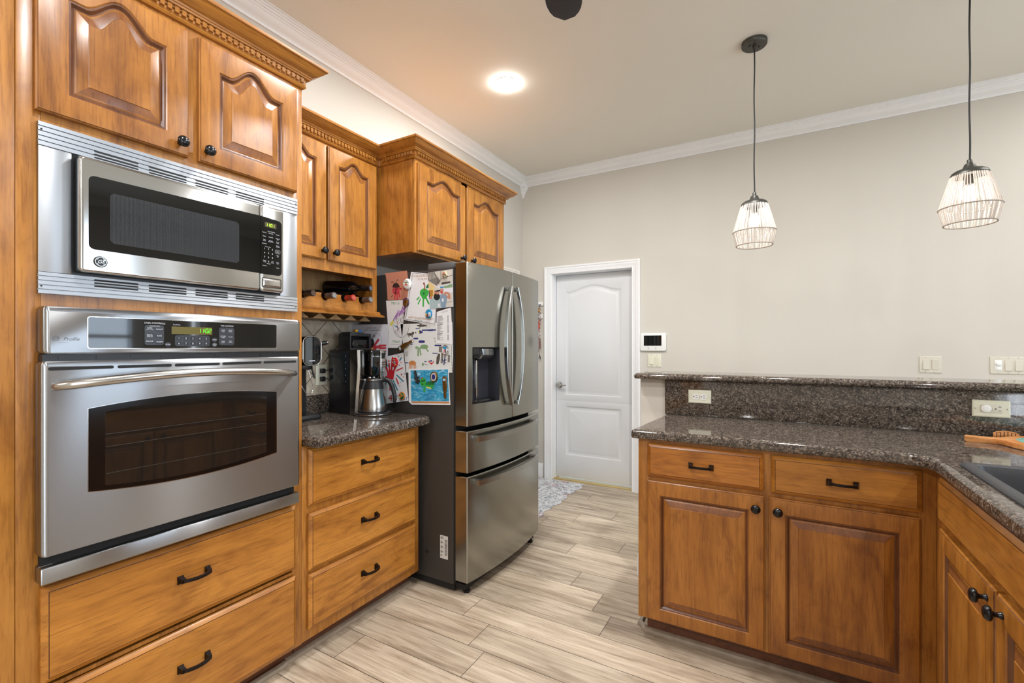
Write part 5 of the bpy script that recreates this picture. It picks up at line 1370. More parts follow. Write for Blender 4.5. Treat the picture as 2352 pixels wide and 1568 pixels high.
# espresso machine at the cabinet edge
es = thing('espresso_machine', 'slim black espresso machine at the left end of the small counter', 'espresso machine', (-2.07, 1.49, .914))
mb = MB(); mb.loops([[(x, y, z) for x, y in rounded_outline([(-2.17, 1.40, .01), (-2.005, 1.40, .03), (-2.005, 1.568, .03), (-2.17, 1.568, .01)], i)] for i, z in ((.003, .9142), (0, .920), (0, .928), (.008, .938))], True, True); build('base', mb, black_plastic, es, 40)
mb = MB(); mb.box(-2.17, -2.075, 1.420, 1.520, .936, 1.20, .010); col_ = build('column', mb, black_matte, es)
mb = MB()
for k in range(26): mb.box(-2.0765, -2.072, 1.424, 1.516, .950 + .0088 * k, .9545 + .0088 * k)
build('ribs', mb, black_plastic, col_, 0)
mb = MB()
L = []
for x, i in ((-2.17, .004), (-2.165, 0), (-2.025, 0), (-2.012, .004)): L.append([(x, p[0], p[1]) for p in round_rect(1.452 + i, 1.556 - i, 1.186 + i, 1.330 - i, .034, 8)])
mb.loops(L, True, True); hd_ = build('head', mb, black_gloss, es, 40)
mb = MB(); o_ = [(-2.012, p[0], p[1]) for p in round_rect(1.452, 1.556, 1.186, 1.330, .034, 8)]; mb.tube(o_, .0028, 8, closed=True); build('chrome_rim', mb, chrome, hd_, 60)
mb = MB(FX(-2.0115)); mb.poly([(1.486, 1.207), (1.520, 1.207), (1.520, 1.2105), (1.486, 1.2105)], 0, print_white); build('lettering', mb, None, hd_, 0)
mb = MB(); mb.tube([(-2.06, 1.555, 1.288), (-2.035, 1.595, 1.298), (-2.03, 1.604, 1.301)], [.011, .011, .010], 12); kb = build('steam_knob', mb, black_plastic, es, 60)
mb = MB(); mb.tube([(-2.03, 1.604, 1.301), (-2.027, 1.610, 1.3025)], [.0095, .008], 12); build('knob_cap', mb, chrome, kb, 60)
mb = MB(); mb.lathe([(.040, 1.165), (.043, 1.172), (.043, 1.186)], (-2.055, 1.485, 0), 'w', 24); build('portafilter', mb, black_plastic, es, 50)
mb = MB(); mb.tube([(-2.035, 1.515, 1.185), (-2.028, 1.520, 1.15), (-2.025, 1.528, 1.12)], .0045, 8); build('steam_wand', mb, black_plastic, es, 60)
mb = MB(); mb.tube([(-2.045, 1.452, 1.16), (-2.025, 1.450, 1.09), (-2.018, 1.475, 1.045), (-2.018, 1.505, 1.045), (-2.022, 1.520, 1.075), (-2.035, 1.500, 1.16)], .0024, 8); build('wire_loop', mb, chrome, es, 60)
# cords and wall outlet behind
TO = FX(LW + .0105)
ot = thing('wall_outlet', 'ivory wall outlet with two black plugs behind the coffee maker', 'outlet', (LW + .012, 1.705, 1.12))
mb = MB(TO); mb.box(1.668, 1.742, 1.066, 1.180, 0, .006, .002); build('plate', mb, ivory, ot)
mb = MB(TO); mb.box(1.687, 1.723, 1.085, 1.160, .006, .008, .001); build('socket_face', mb, almond, ot)
for nm, z, lab, e in (('power_plug', 1.145, 'upper black power plug in the outlet behind the coffee maker', (-2.16, 1.80, .930)), ('power_plug', 1.100, 'lower black power plug in the outlet behind the coffee maker', (-2.10, 1.66, .921))):
    p = thing(nm, lab, 'plug', (LW + .03, 1.705, z), 'plugs in the outlet')
    mb = MB(); mb.box(LW + .0190, LW + .033, 1.690, 1.722, z - .013, z + .013, .005); build('plug_body', mb, black_plastic, p)
    x = LW + .033
    mb = MB(); mb.tube([(x, 1.706, z), (x + .012, 1.722, z + .002), (x + .016, 1.742, z - .02), (x + .015, 1.750, z - .07), (x + .018, 1.742, .99), (x + .02, 1.712, .935), (x + .03, 1.68, .9195), (x + .045, 1.62, .9185), (x + .045, 1.585, .9185)] if z < 1.12 else [(x, 1.706, z), (x + .014, 1.730, z + .004), (x + .016, 1.756, z - .02), (x + .015, 1.764, z - .08), (x + .012, 1.762, 1.0), (x + .008, 1.757, .94), (x + .010, 1.76, .919)], .0032, 8); build('cord', mb, black_plastic, p, 60)

# ================================================================== PENINSULA AND SINK RUN
PN = 2.076; PT = FY(PN)
SX = .466; ST = FN(SX)
pen = thing('peninsula_cabinet', 'maple peninsula base cabinet with two drawers over two doors', 'cabinet', (-.04, 2.33, 0))
mb = MB(); mb.box(-.541, SX + .02, PN + .02, 2.585, .078, .874); build('carcass', mb, wood_z, pen)
mb = MB()
mb.box(-.541, -.486, PN, PN + .02, .078, .874, .002); mb.box(-.062, -.008, PN, PN + .02, .078, .874); mb.box(.412, SX - .0005, PN, PN + .02, .078, .874)
for a, b_ in ((-.486, -.062), (-.008, .412)):
    for c, d in ((.078, .105), (.682, .722), (.845, .874)): mb.box(a, b_, PN + .0006, PN + .02, c, d)
build('face_frame', mb, wood_z, pen)
mb = MB(); mb.box(-.510, SX, PN + .038, PN + .058, 0, .078); build('toe_kick', mb, wood_dk, pen)
WOOD_AND_SHADE[0] = wood_x
for u0, u1, ku in ((-.4985, -.0485, -.277), (-.0225, .427, .203)):
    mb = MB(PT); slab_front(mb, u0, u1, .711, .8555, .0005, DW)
    d = build('drawer_front', mb, wood_x, pen, 25); d.color = (.98, .88, .80, 1) if u0 < -.3 else (1.10, 1.12, 1.02, 1); hardware('handle', 'y', ku, .781, PN - DW, d) if False else hardware('handle', 'y', ku, .781, -(PN - DW), d)
for u0, u1, ku in ((-.4975, -.0455, -.075), (-.029, .4215, .000)):
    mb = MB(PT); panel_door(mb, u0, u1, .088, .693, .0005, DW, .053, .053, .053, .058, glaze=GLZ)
    d = build('door', mb, wood_z, pen, 25); d.color = (.92, .86, .80, 1); hardware('knob', 'y', ku, .646, -(PN - DW), d)
SHp = [(0, 0), (.019, 0), (.0185, .008), (.015, .014), (.009, .018), (0, .020)]
mb = MB(); mb.sweep([(-.541, 2.585), (-.541, 2.145), (-.510, PN + .037), (SX - .001, PN + .037)][::1], [(-o, z) for o, z in SHp][::-1]); 
mb2 = MB(); mb2.sweep([(SX, PN + .0375), (-.512, PN + .0375), (-.5425, PN + .072), (-.5425, 2.585)], [(-o, z) for o, z in SHp][::-1]); struct('trim_9', mb2, shoe_m)

snk = thing('sink_base_cabinet', 'maple sink base cabinet on the right with false drawer front', 'cabinet', (.78, 1.33, 0))
mb = MB(); mb.box(SX + .021, 1.08, .60, PN + .018, .078, .70); mb.box(SX + .021, 1.08, .60, 1.10, .70, .874); build('carcass', mb, wood_z, snk)
mb = MB()
mb.box(SX, SX + .02, 1.955, PN - .0005, .078, .874); mb.box(SX, SX + .02, 1.495, 1.555, .078, .70); mb.box(SX, SX + .02, .60, 1.10, .078, .874)
for c, d in ((.078, .105), (.682, .727), (.845, .874)): mb.box(SX + .0006, SX + .02, 1.10, 1.955, c, d)
build('face_frame', mb, wood_z, snk)
mb = MB(); mb.box(SX + .055, SX + .075, .60, PN + .036, 0, .078); build('toe_kick', mb, wood_dk, snk)
WOOD_AND_SHADE[0] = wood_y
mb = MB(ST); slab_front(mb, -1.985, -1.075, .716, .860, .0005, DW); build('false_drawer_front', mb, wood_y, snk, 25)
for u0, u1, ku in ((-1.972, -1.5305, -1.568), (-1.5195, -1.078, -1.478)):
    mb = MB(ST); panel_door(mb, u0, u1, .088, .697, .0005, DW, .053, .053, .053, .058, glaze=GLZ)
    d = build('door', mb, wood_z, snk, 25); hardware('knob', 'n', ku, .662, -(SX - DW), d)

SINK = (.483, 1.035, 1.12, 1.942)
hole = round_rect(SINK[0] + .014, SINK[1] - .014, SINK[2] + .014, SINK[3] - .014, .03, 5)
mb = MB()
stone_slab(mb, [(-.568, 2.041, .012), (.437, 2.041, .055), (.437, .60, .01), (1.12, .60, 0), (1.12, 2.5915, 0), (-.568 + .034, 2.5915, .012)][:0] or [(-.568, 2.041, .014), (.437, 2.041, .075), (.437, .60, .012), (1.12, .60, .0), (1.12, 2.5915, .0), (-.531, 2.5915, .010)], .8745, .914, hole)
tag(build('countertop', mb, granite, None, 30), 'L-shaped speckled granite countertop around the sink', 'countertop')
mb = MB(); mb.box(-.532, 1.14, 2.592, 2.6118, .9145, 1.1035, .001)
tag(build('backsplash', mb, granite, None, 30), 'granite backsplash slab below the raised bar ledge', 'backsplash')
mb = MB(); mb.box(-.668, 1.16, 2.612, 2.735, 0, 1.103, .003); struct('wall_bar', mb, wall_paint)
mb = MB(); stone_slab(mb, [(-.692, 2.553, .014), (1.20, 2.553, .01), (1.20, 2.865, .01), (-.600, 2.865, .02), (-.692, 2.780, .02)], 1.1035, 1.134)
tag(build('bar_ledge', mb, granite, None, 30), 'raised granite bar ledge running along the peninsula wall', 'ledge')
mb = MB(); mb.sweep([(-.543, 2.6115), (-.6685, 2.6115), (-.6685, 2.7355), (1.16, 2.7355)], [(-o, z) for o, z in BB][::-1]); struct('baseboard_bar', mb, white_trim)

# sink
sk = thing('kitchen_sink', 'black composite drop-in sink at the right picture edge', 'sink', (.76, 1.53, .70))
sink_m = pm('black_composite', '2b2c30', .42, bump=.15, bscale=900)
mb = MB()
x0, x1, y0, y1 = SINK
def rr(i, z, r): return [(p[0], p[1], z) for p in round_rect(x0 + i, x1 - i, y0 + i, y1 - i, max(r, .004), 6)]
mb.loops([rr(.012, .9145, .03), rr(0, .9145, .035), rr(0, .918, .035), rr(.004, .9225, .033), rr(.010, .924, .03), rr(.028, .924, .03), rr(.033, .921, .03), rr(.038, .90, .035), rr(.045, .73, .05), rr(.075, .715, .05)], False, True)
build('basin', mb, sink_m, sk, 40)
mb = MB(); mb.lathe([(.045, .7155), (.045, .718), (.036, .716), (.01, .7165)], ((x0 + x1) / 2, 1.53, 0), 'w', 28); build('drain', mb, chrome, sk, 40)

# outlets on the backsplash
def duplex(u, v, lab):
    T = FY(2.592); t = thing('outlet', lab, 'outlet', (u, 2.59, v))
    mb = MB(T)
    def r(i, w): return [(u - .0555 + i, v - .0345 + i, w), (u + .0555 - i, v - .0345 + i, w), (u + .0555 - i, v + .0345 - i, w), (u - .0555 + i, v + .0345 - i, w)]
    mb.loops([r(0, 0), r(0, .003), r(.004, .0062), r(.006, .0064)], False, True); build('cover_plate', mb, ivory, t)
    for s in (-1, 1):
        mb = MB(T); c = u + s * .0185
        pts = [(c + .0168 * math.cos(a), v + min(max(.0168 * math.sin(a), -.0135), .0135)) for a in [2 * PI * k / 28 for k in range(28)]]
        pts = [(c + (p[0] - c) * .95, v + (p[1] - v) * 1.12) for p in pts]
        mb.loops([[(p[0], p[1], w) for p in pts] for w in (.006, .0078)], False, True, True, white_plastic)
        mb.poly([(c - .001, v + .0045), (c + .0085, v + .0045), (c + .0085, v + .0068), (c - .001, v + .0068)], .0080, slot_dark); mb.poly([(c - .001, v - .0068), (c + .0085, v - .0068), (c + .0085, v - .0045), (c - .001, v - .0045)], .0080, slot_dark); mb.poly(ring_pts(c - .0095, v, .0028, .0028, 12), .0080, slot_dark)
        build('socket', mb, None, t, 30)
    mb = MB(T); mb.lathe([(.003, .0062), (.0028, .0078), (.001, .008)], (u, v, 0), 'w', 12); build('screw', mb, nickel, t)
duplex(-.355, 1.0175, 'white duplex outlet on the granite backsplash left end')
T = FY(2.592); u, v = .7475, 1.028
t = thing('outlet', 'ivory outlet with round white cap near the cutting board', 'outlet', (u, 2.59, v))
mb = MB(T)
def r(i, w): return [(u - .0565 + i, v - .034 + i, w), (u + .0565 - i, v - .034 + i, w), (u + .0565 - i, v + .034 - i, w), (u - .0565 + i, v + .034 - i, w)]
mb.loops([r(0, 0), r(0, .003), r(.004, .0062), r(.006, .0064)], False, True); build('cover_plate', mb, ivory, t)
mb = MB(T); mb.box(u - .032, u + .032, v - .0165, v + .0165, .006, .0078, .001, almond); mb.box(u + .002, u + .008, v - .008, v + .007, .0076, .009, .0005, almond)
for a, b_, c, d in ((u + .020, u + .029, v + .007, v + .0085), (u + .0238, u + .0252, v + .0075, v + .012), (u + .0205, u + .0285, v - .008, v - .0065), (u - .019, u - .012, v + .006, v + .0074), (u - .019, u - .012, v - .0075, v - .006)): mb.poly([(a, c), (b_, c), (b_, d), (a, d)], .0081, slot_dark)
mb.poly(ring_pts(u + .0125, v, .0026, .0026, 12), .0081, slot_dark); build('socket', mb, None, t, 30)
mb = MB(T); mb.lathe([(.016, .0078), (.016, .0105), (.0145, .0118), (.006, .012)], (u - .016, v, 0), 'w', 28, white_plastic); build('safety_cap', mb, white_plastic, t)
for s in (-1, 1):
    mb = MB(T); mb.lathe([(.003, .0062), (.0028, .0078), (.001, .008)], (u + s * .0475, v, 0), 'w', 12); build('screw', mb, nickel, t)

# cutting board with teal inlay, and slotted spatula behind it
bd = thing('serving_board', 'round wooden board with teal inlay and handle on the granite counter', 'board', (.86, 2.43, .914))
board_m = wood('acacia_board', 'X', 'a0622f', 'b9783f', 'cf9860', .4)
cx, cy, R = .893, 2.385, .168
pts = []
for k in range(41):
    a = PI + .33 - (2 * PI) * 0 ; 
a0 = math.atan2(.045, -.16)
angs = [(PI - .30) - (2 * PI - .60) * k / 44 for k in range(45)]
hd2 = math.radians(168)      # handle direction
circ = [(cx + R * math.cos(hd2 + .30 + (2 * PI - .60) * k / 44), cy + R * math.sin(hd2 + .30 + (2 * PI - .60) * k / 44)) for k in range(45)]
dv = Vector((math.cos(hd2), math.sin(hd2))); nv = Vector((-dv.y, dv.x)); c2 = Vector((cx, cy))
neck = [(R * 1.02, -.036), (R * 1.10, -.026), (R * 1.22, -.021), (R * 1.45, -.020), (R * 1.60, -.021)]
hp = [tuple(c2 + dv * a + nv * b_) for a, b_ in neck] + [tuple(c2 + dv * a - nv * b_) for a, b_ in neck[::-1]]
outl = circ + hp[::1]
outl = norm_poly(outl)
mb = MB(); cen = sum((Vector(p) for p in outl), Vector((0, 0))) / len(outl)
def sh(i, z): return [(p[0] + (cen.x - p[0]) * i, p[1] + (cen.y - p[1]) * i, z) for p in outl]
mb.loops([sh(.02, .9142), sh(0, .917), sh(0, .930), sh(.008, .9335), sh(.02, .934)], True, True); build('board', mb, board_m, bd, 40)
def teal():
    m, nt, b = new_mat('teal_resin'); tc = nt.nodes.new('ShaderNodeTexCoord'); n_ = noise(nt, mapping(nt, tc.outputs['Object'], (10, 30, 10)), 1.5, 5, .6, 1.5)
    nt.links.new(ramp(nt, n_, [(.32, '3a7d6b'), (.5, '5e9d88'), (.66, '8fc0ac')]), b.inputs['Base Color']); b.inputs['Roughness'].default_value = .2; return m
mb = MB(); mb.lathe([(R * .78, .933), (R * .78, .9343), (R * .5, .9345)], (cx, cy, 0), 'w', 44); build('inlay', mb, teal(), bd, 0)
sp = thing('slotted_spatula', 'slotted wooden spatula head showing behind the serving board', 'utensil', (.775, 2.55, .914))
mb = MB()
for k in range(7):
    x = .742 + .0105 * k; mb.box(x, x + .0080, 2.543, 2.551, .9155, .9335 + .009 * math.sin(PI * (k + .8) / 7.6), .001)
mb.box(.738, .820, 2.542, 2.552, .914, .920, .002); mb.tube([(.741, 2.547, .934), (.752, 2.547, .9415), (.778, 2.547, .945), (.803, 2.547, .9415), (.816, 2.547, .932)], .0028, 8)
build('slotted_head', mb, board_m, sp, 40)
mb = MB(); mb.tube([(.818, 2.547, .9205), (.87, 2.573, .9205), (1.03, 2.580, .9205)], .0055, 10); build('handle', mb, board_m, sp, 60)

# ================================================================== BACK WALL THINGS
WT = FY(BW)
def switch_plate(name, lab, u0, u1, v0, v1, kinds, mat, group=None):
    t = thing(name, lab, 'switch', ((u0 + u1) / 2, BW, (v0 + v1) / 2), group)
    mb = MB(WT)
    def r(i, w): return [(u0 + i, v0 + i, w), (u1 - i, v0 + i, w), (u1 - i, v1 - i, w), (u0 + i, v1 - i, w)]
    mb.loops([r(0, 0), r(0, .003), r(.003, .006), r(.005, .0062)], False, True); build('cover_plate', mb, mat, t)
    n = len(kinds); vc = (v0 + v1) / 2
    for i, k in enumerate(kinds):
        c = (u0 + u1) / 2 + (i - (n - 1) / 2) * .046
        if k == 'dimmer':
            mb = MB(WT); mb.box(c - .0165, c + .0165, vc - .033, vc + .033, .006, .008, .001); mb.lathe([(.013, .008), (.0125, .016), (.010, .018)], (c, vc + .010, 0), 'w', 24); mb.box(c - .008, c + .008, vc - .028, vc - .012, .0078, .0105, .001)
            build('dimmer', mb, white_plastic, t, 40)
        else:
            mb = MB(WT); a = .0155
            mb.box(c - .0175, c + .0175, vc - .0345, vc + .0345, .0055, .0066, .0005, slot_dark if False else mat)
            up = .0085 if k == 'on' else .0125; dn = .0125 if k == 'on' else .0085
            mb.loops([[(c - a, vc - .032, .006), (c + a, vc - .032, .006), (c + a, vc + .032, .006), (c - a, vc + .032, .006)], [(c - a, vc - .032, dn), (c + a, vc - .032, dn), (c + a, vc + .032, up), (c - a, vc + .032, up)]], False, True, True, mat)
            build('rocker', mb, None, t, 30)
        for s in (-1, 1):
            mb = MB(WT); mb.lathe([(.0028, .006), (.0025, .0070), (.001, .0072)], (c, vc + s * .0475, 0), 'w', 10); build('screw', mb, nickel, t)
switch_plate('light_switch', 'two-gang light switch below the alarm keypad beside the door', -.982, -.869, 1.105, 1.2155, ('on', 'off'), ivory)
switch_plate('light_switch', 'two-gang almond light switch on the wall above the bar ledge', .827, .941, 1.104, 1.2145, ('on', 'off'), almond)
switch_plate('light_switch', 'wide switch plate with white dimmer at the right picture edge', 1.172, 1.385, 1.106, 1.2155, ('dimmer', 'on', 'on', 'on'), almond)
al = thing('alarm_keypad', 'white alarm keypad with dark screen beside the white door', 'keypad', (-.934, BW, 1.32))
mb = MB(WT)
L = []
for i, w in ((.002, 0), (0, .003), (0, .016), (.002, .020), (.006, .0215)): L.append([(p[0], p[1], w) for p in round_rect(-1.044 + i, -.824 - i, 1.243 + i, 1.397 - i, max(.016 - i, .004))])
mb.loops(L, True, True); build('housing', mb, white_plastic, al, 40)
mb = MB(WT); inset(mb, round_rect(-1.010, -.861, 1.288, 1.376, .003), .0215, black_gloss, .0006); sc_ = build('screen', mb, None, al, 20)
mb = MB(WT)
for u in (-.970, -.909):
    o_ = ring_pts(u, 1.266, .0075, .0075, 20); i_ = ring_pts(u, 1.266, .0063, .0063, 20); mb.add([(p[0], p[1], .0218) for p in o_ + i_], [[k, (k + 1) % 20, 20 + (k + 1) % 20, 20 + k] for k in range(20)], K['line'])
    mb.poly(ring_pts(u, 1.266, .0022, .0022, 8), .0218, K['line'])
build('button_marks', mb, None, al, 0)
# key rack with things hanging from it
kr = thing('key_rack', 'small white key rack on the wall between refrigerator and door', 'key rack', (-2.05, BW, 1.70))
mb = MB(WT); mb.box(-2.105, -1.987, 1.680, 1.717, 0, .014, .003); build('plate', mb, white_plastic, kr)
for u in (-2.085, -2.045, -2.010):
    mb = MB(WT); mb.tube([(u, 1.695, .012), (u, 1.692, .030), (u, 1.682, .036), (u, 1.678, .028)], .0028, 8); build('hook', mb, bronze, kr, 60)
mb = MB(WT); mb.box(-2.105, -1.994, 1.555, 1.595, 0, .012, .003); tag(build('wall_plate', mb, white_plastic, None, 40), 'smaller white plate on the wall below the key rack', 'plate')
kk = thing('key_ring', 'key ring with gold fob hanging from the key rack', 'keys', (-2.035, BW - .03, 1.62))
mb = MB(WT); mb.tube([(-2.035 + .022 * math.cos(2 * PI * k / 20), 1.672 + .022 * math.sin(2 * PI * k / 20), .032) for k in range(20)], .0022, 8, closed=True); build('ring', mb, bronze, kk, 60)
mb = MB(WT); mb.lathe([(.012, .028), (.0135, .032), (.012, .036)], (-2.025, 1.630, 0), 'w', 16, sy=1.5); build('fob', mb, pm('amber_fob', 'c08a22', .3, .3), kk)
for k, (u, v) in enumerate(((-2.038, 1.585), (-2.028, 1.555))):
    mb = MB(WT); mb.tube([(u + .010 * math.cos(2 * PI * j / 16), v + .012 * math.sin(2 * PI * j / 16), .030 + .004 * k) for j in range(16)], .003, 6, closed=True); mb.box(u - .004, u + .004, v - .045, v - .011, .029 + .004 * k, .032 + .004 * k, .0008); build('key', mb, nickel, kk, 60)
rt = thing('red_tag', 'coral red tag hanging on the wall beside the refrigerator', 'tag', (-2.045, BW - .03, 1.49))
mb = MB(WT); mb.loops([[(p[0], p[1], w) for p in round_rect(-2.070, -2.018, 1.448, 1.542, .018)] for w in (.022, .028)], True, True); build('fob', mb, pm('coral_plastic', 'd8523e', .4), rt, 30)
mb = MB(WT); mb.tube([(-2.044, 1.538, .026), (-2.046, 1.60, .030), (-2.047, 1.676, .034)], .0018, 6); build('loop', mb, bronze, rt, 60)
ld_ = thing('lanyard', 'dark red coiled cord with black clip hanging beside the door', 'lanyard', (-2.02, BW - .03, 1.40))
mb = MB(WT); path = []
for k in range(260):
    s = k / 259; z = 1.655 - .40 * s; f = 11 * s + (7 * max(0, s - .72) / .28)
    path.append((-2.018 + .012 * math.sin(2 * PI * f) + .006 * math.sin(9 * s), z, .035 + .010 * math.cos(2 * PI * f)))
path += [(-2.028, 1.235, .03), (-2.016, 1.215, .03), (-2.014, 1.195, .03)]
mb.tube(path, .0021, 6); build('coil_cord', mb, pm('dark_red_cord', '6e2026', .4), ld_, 60)
mb = MB(WT); mb.tube([(-2.014, 1.195, .03), (-2.022, 1.172, .03), (-2.022, 1.158, .03)], .0035, 8); mb.tube([(-2.014, 1.195, .03), (-2.006, 1.172, .03), (-2.006, 1.158, .03)], .0035, 8); build('clip', mb, black_plastic, ld_, 60)

# rug in front of the door
def rug_mat():
    m, nt, b = new_mat('woven_rug'); tc = nt.nodes.new('ShaderNodeTexCoord'); P = tc.outputs['Object']
    n1 = noise(nt, P, 26, 6, .7, 1.8); c = ramp(nt, n1, [(.36, '5c6470'), (.45, 'a3a8ae'), (.52, 'd3d3d4'), (.62, 'dedddd')])
    vo = nt.nodes.new('ShaderNodeTexVoronoi'); vo.inputs['Scale'].default_value = 6; nt.links.new(P, vo.inputs['Vector'])
    n2 = noise(nt, P, 60, 4, .7); red = math_n(nt, 'MULTIPLY', math_n(nt, 'LESS_THAN', vo.outputs['Distance'], .42), math_n(nt, 'GREATER_THAN', n2, .54))
    c = mixc(nt, math_n(nt, 'MULTIPLY', red, .75), c, lin('a04a58'))
    nt.links.new(c, b.inputs['Base Color']); b.inputs['Roughness'].default_value = .95
    bp = nt.nodes.new('ShaderNodeBump'); bp.inputs['Strength'].default_value = .5; bp.inputs['Distance'].default_value = .004; nt.links.new(n2, bp.inputs['Height']); nt.links.new(bp.outputs[0], b.inputs['Normal']); return m
mb = MB(); nx, ny = 14, 26; x0, x1, y0, y1 = -2.19, -1.565, 2.96, 4.045
random.seed(12)
top = []
for j in range(ny + 1):
    for i in range(nx + 1):
        x = x0 + (x1 - x0) * i / nx; y = y0 + (y1 - y0) * j / ny
        if i == nx: x += .014 * math.sin(j * 1.7) + .010 * math.sin(j * .61) + .012
        if j in (0, ny): y += .006 * math.sin(i * 1.9)
        e = i in (0, nx) or j in (0, ny)
        top.append((x, y, .006 if e else .0075 + .001 * random.random()))
n0 = len(top); W2 = nx + 1
fs = [[j * W2 + i, j * W2 + i + 1, (j + 1) * W2 + i + 1, (j + 1) * W2 + i] for j in range(ny) for i in range(nx)]
edge = [i for i in range(W2)] + [j * W2 + nx for j in range(1, ny + 1)] + [ny * W2 + i for i in range(nx - 1, -1, -1)] + [j * W2 for j in range(ny - 1, 0, -1)]
bot = [(top[i][0], top[i][1], .0012) for i in edge]
fs += [[edge[k], n0 + k, n0 + (k + 1) % len(edge), edge[(k + 1) % len(edge)]] for k in range(len(edge))] + [[n0 + k for k in range(len(edge))][::-1]]
mb.add(top + bot, fs)
tag(build('area_rug', mb, rug_mat(), None, 40), 'pale grey rug with faded red pattern by the white door', 'rug')

# ================================================================== CEILING THINGS
def strands_mat():
    m, nt, b = new_mat('paper_cord'); b.inputs['Base Color'].default_value = lin('d6ccc2'); b.inputs['Roughness'].default_value = .8
    tr = nt.nodes.new('ShaderNodeBsdfTranslucent'); tr.inputs[0].default_value = lin('fbf5ee'); mx = nt.nodes.new('ShaderNodeMixShader'); mx.inputs[0].default_value = .22
    nt.links.new(b.outputs[0], mx.inputs[1]); nt.links.new(tr.outputs[0], mx.inputs[2]); nt.links.new(mx.outputs[0], nt.nodes['Material Output'].inputs['Surface']); return m
strand_m = strands_mat(); cord_m = pm('grey_cord_ring', '9a8f83', .8); pend_m = pm('aged_grey_metal', '4b4a45', .42, .7); black_cord = pm('black_cord', '0c0a09', .6)
bulb_m = pm('filament_glow', 'ffffff', .4, emit='fff9f2', es=BULB_STRENGTH)
def bulb_glass():
    m, nt, b = new_mat('clear_bulb_glass'); b.inputs['Base Color'].default_value = (1, 1, 1, 1); b.inputs['Roughness'].default_value = .05
    tp = nt.nodes.new('ShaderNodeBsdfTransparent'); mx = nt.nodes.new('ShaderNodeMixShader'); mx.inputs[0].default_value = .08
    nt.links.new(tp.outputs[0], mx.inputs[1]); nt.links.new(b.outputs[0], mx.inputs[2]); nt.links.new(mx.outputs[0], nt.nodes['Material Output'].inputs['Surface']); return m
bulb_g = bulb_glass()
def pendant(x, y, lab, ph=0):
    t = thing('pendant_lamp', lab, 'lamp', (x, y, 1.832), 'pendant lamps over the bar')
    mb = MB(); mb.lathe([(.064, CEIL), (.064, CEIL - .018), (.060, CEIL - .023), (.010, CEIL - .024), (.008, CEIL - .040), (.004, CEIL - .042)], (x, y, 0), 'w', 36); cn = build('canopy', mb, pend_m, t, 40)
    for a in (.6, .6 + PI):
        mb = MB(); mb.lathe([(.004, CEIL - .023), (.0045, CEIL - .028), (.002, CEIL - .031)], (x + .026 * math.cos(a), y + .026 * math.sin(a), 0), 'w', 10); build('screw', mb, pend_m, cn, 40)
    mb = MB(); mb.tube([(x + .0014 * math.sin(k * .7 + ph), y + .0012 * math.cos(k * .6), CEIL - .035 - (CEIL - .035 - 2.115) * k / 20) for k in range(21)], .0036, 8); build('cord', mb, black_cord, t, 60)
    mb = MB(); mb.lathe([(.007, 2.125), (.0095, 2.122), (.0095, 2.108), (.018, 2.104), (.022, 2.092), (.030, 2.080), (.050, 2.076), (.062, 2.068), (.0675, 2.056), (.0675, 2.050), (.064, 2.050)], (x, y, 0), 'w', 40); build('shade_cap', mb, pend_m, t, 40)
    mb = MB(); n = 56; random.seed(int(100 + ph * 10))
    for k in range(n):
        a = 2 * PI * (k + .75 * (random.random() - .5)) / n; j = lambda s: s * (random.random() - .5)
        a1 = a + j(.05); r = .0020 + .0008 * random.random()
        p = [(x + rr_ * math.cos(aa), y + rr_ * math.sin(aa), z) for rr_, aa, z in ((.066, a, 2.052), (.086, a + j(.03), 1.98), (.1055, a1, 1.908))]
        mb.tube(p, r, 6)
        a2 = a1 + j(.10)
        mb.tube([(x + .1055 * math.cos(a1), y + .1055 * math.sin(a1), 1.908), (x + .097 * math.cos((a1 + a2) / 2), y + .097 * math.sin((a1 + a2) / 2), 1.868), (x + .0885 * math.cos(a2), y + .0885 * math.sin(a2), 1.834)], r, 6)
    shd = build('shade', mb, strand_m, t, 60)
    for r_, z in ((.1065, 1.908), (.0890, 1.834)):
        mb = MB(); mb.tube([(x + (r_ + .0008 * math.sin(9 * k)) * math.cos(2 * PI * k / 64), y + (r_ + .0008 * math.sin(9 * k)) * math.sin(2 * PI * k / 64), z) for k in range(64)], .0030, 6, closed=True); build('shade_ring', mb, cord_m, shd, 60)
    mb = MB(); mb.lathe([(.014, 2.05), (.014, 2.012)], (x, y, 0), 'w', 16); build('socket', mb, pend_m, t, 40)
    mb = MB(); mb.lathe([(.012, 2.012), (.015, 2.000), (.026, 1.982), (.0285, 1.966), (.026, 1.950), (.014, 1.938), (.004, 1.936)], (x, y, 0), 'w', 20); bl_ = build('bulb', mb, bulb_g, t, 60)
    mb = MB(); mb.lathe([(.002, 1.992), (.0042, 1.988), (.0042, 1.966), (.002, 1.962)], (x, y, 0), 'w', 12); build('filament', mb, bulb_m, bl_, 60)
pendant(-.112, 2.865, 'corded pendant lamp with its round canopy in view, left of the two')
pendant(.752, 2.845, 'corded pendant lamp hanging nearer the right picture edge', 1.3)

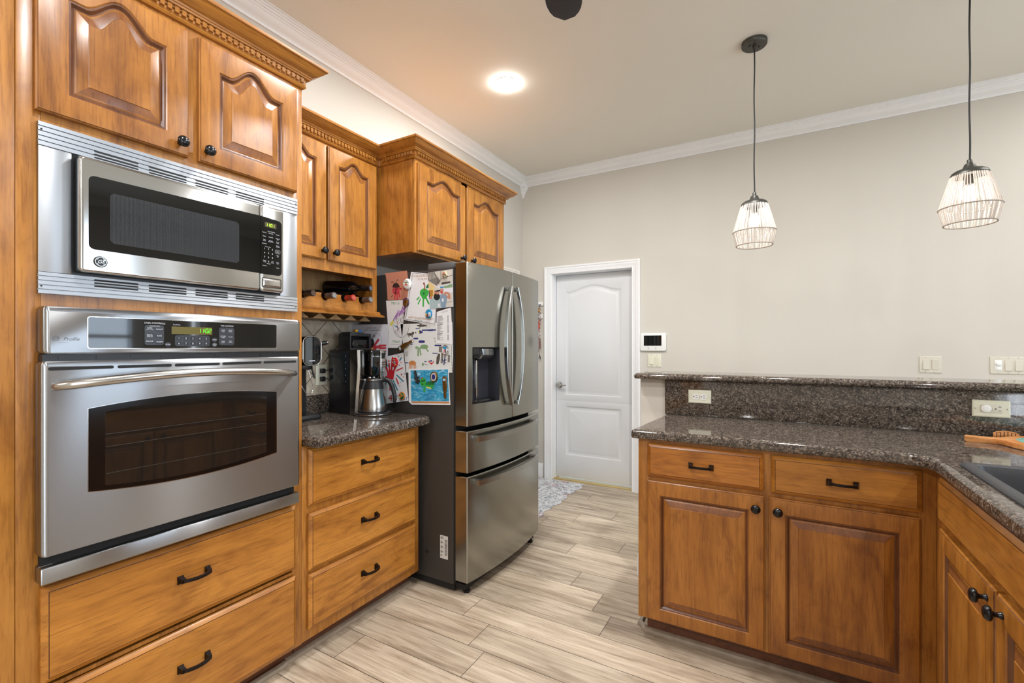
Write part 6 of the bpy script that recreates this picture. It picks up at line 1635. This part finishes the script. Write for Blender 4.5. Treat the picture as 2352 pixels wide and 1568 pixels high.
led_m = pm('led_diffuser', 'ffffff', .5, emit='fffdfa', es=34.0)
can_ring = pm('can_trim_white', 'f2f2f0', .5)
for i, (x, y) in enumerate(CANS):
    t = thing('recessed_light', 'round recessed ceiling light glowing above the refrigerator' if i == 0 else 'round recessed ceiling light out of the picture, placed for fill light', 'ceiling light', (x, y, CEIL - .012), 'recessed ceiling lights') 
    mb = MB(); mb.lathe([(.0715, 0), (.071, -.003), (.069, -.005), (.0672, -.005), (.0672, -.002)], (x, y, CEIL), 'w', 40, cap0=False, cap1=False); build('trim_ring', mb, can_ring, t, 40)
    mb = MB(); mb.lathe([(.0660, -.004), (.0665, -.016), (.062, -.022), (.04, -.0245), (.002, -.0255)], (x, y, CEIL), 'w', 32); build('diffuser', mb, led_m, t, 60)
    d = bpy.data.lights.new('can_light', 'AREA'); d.shape = 'DISK'; d.size = .13; d.energy = CAN_POWER[i]; d.color = (.985, .99, 1.0)
    o = bpy.data.objects.new('can_light', d); o.location = (x, y, CEIL - .030); COL.objects.link(o); o.parent = None

# ceiling fan, only one blade tip reaches into the picture
fan = thing('ceiling_fan', 'dark ceiling fan, one blade tip showing at the top of the picture', 'ceiling fan', (-.50, 1.10, 2.58))
fan_m = pm('espresso_blade', '2a2326', .38, var=.1, bscale=12)
hx, hy = -.505, 1.095
mb = MB(); mb.lathe([(.07, CEIL), (.07, CEIL - .03), (.02, CEIL - .06), (.014, CEIL - .065), (.014, 2.74), (.05, 2.73), (.095, 2.70), (.10, 2.64), (.085, 2.60), (.05, 2.585), (.045, 2.55), (.01, 2.54)], (hx, hy, 0), 'w', 36); build('motor', mb, pend_m, fan, 40)
tip = Vector((-.758, 1.754)); d0 = tip - Vector((hx, hy)); a0 = math.atan2(d0.y, d0.x); Lb = d0.length
for k in range(5):
    a = a0 + 2 * PI * k / 5; c, s = math.cos(a), math.sin(a)
    T = Matrix(((c, -s, 0, hx), (s, c, 0, hy), (0, 0, 1, 2.62), (0, 0, 0, 1))) @ Matrix.Rotation(.10, 4, 'X')
    mb = MB(T); pts = []
    for q in range(25):
        t_ = q / 24; x = .16 + (Lb - .16) * t_
        w = .050 + .022 * min(1, t_ * 2.2)
        if t_ > .80: w *= math.sqrt(max(0, 1 - ((t_ - .80) / .20) ** 2.1)) ** 1.05
        pts.append((x, w))
    out = [(x, -w) for x, w in pts] + [(x, w) for x, w in pts[:-1][::-1]]
    mb.loops([[(x * 1, y * .97, -.004) for x, y in out], [(x, y, -.002) for x, y in out], [(x, y, .003) for x, y in out], [(x, y * .97, .005) for x, y in out]], True, True)
    b_ = build('blade', mb, fan_m, fan, 40)
    mb = MB(T); mb.box(.075, .21, -.018, .018, .005, .011, .002); build('blade_bracket', mb, pend_m, b_)
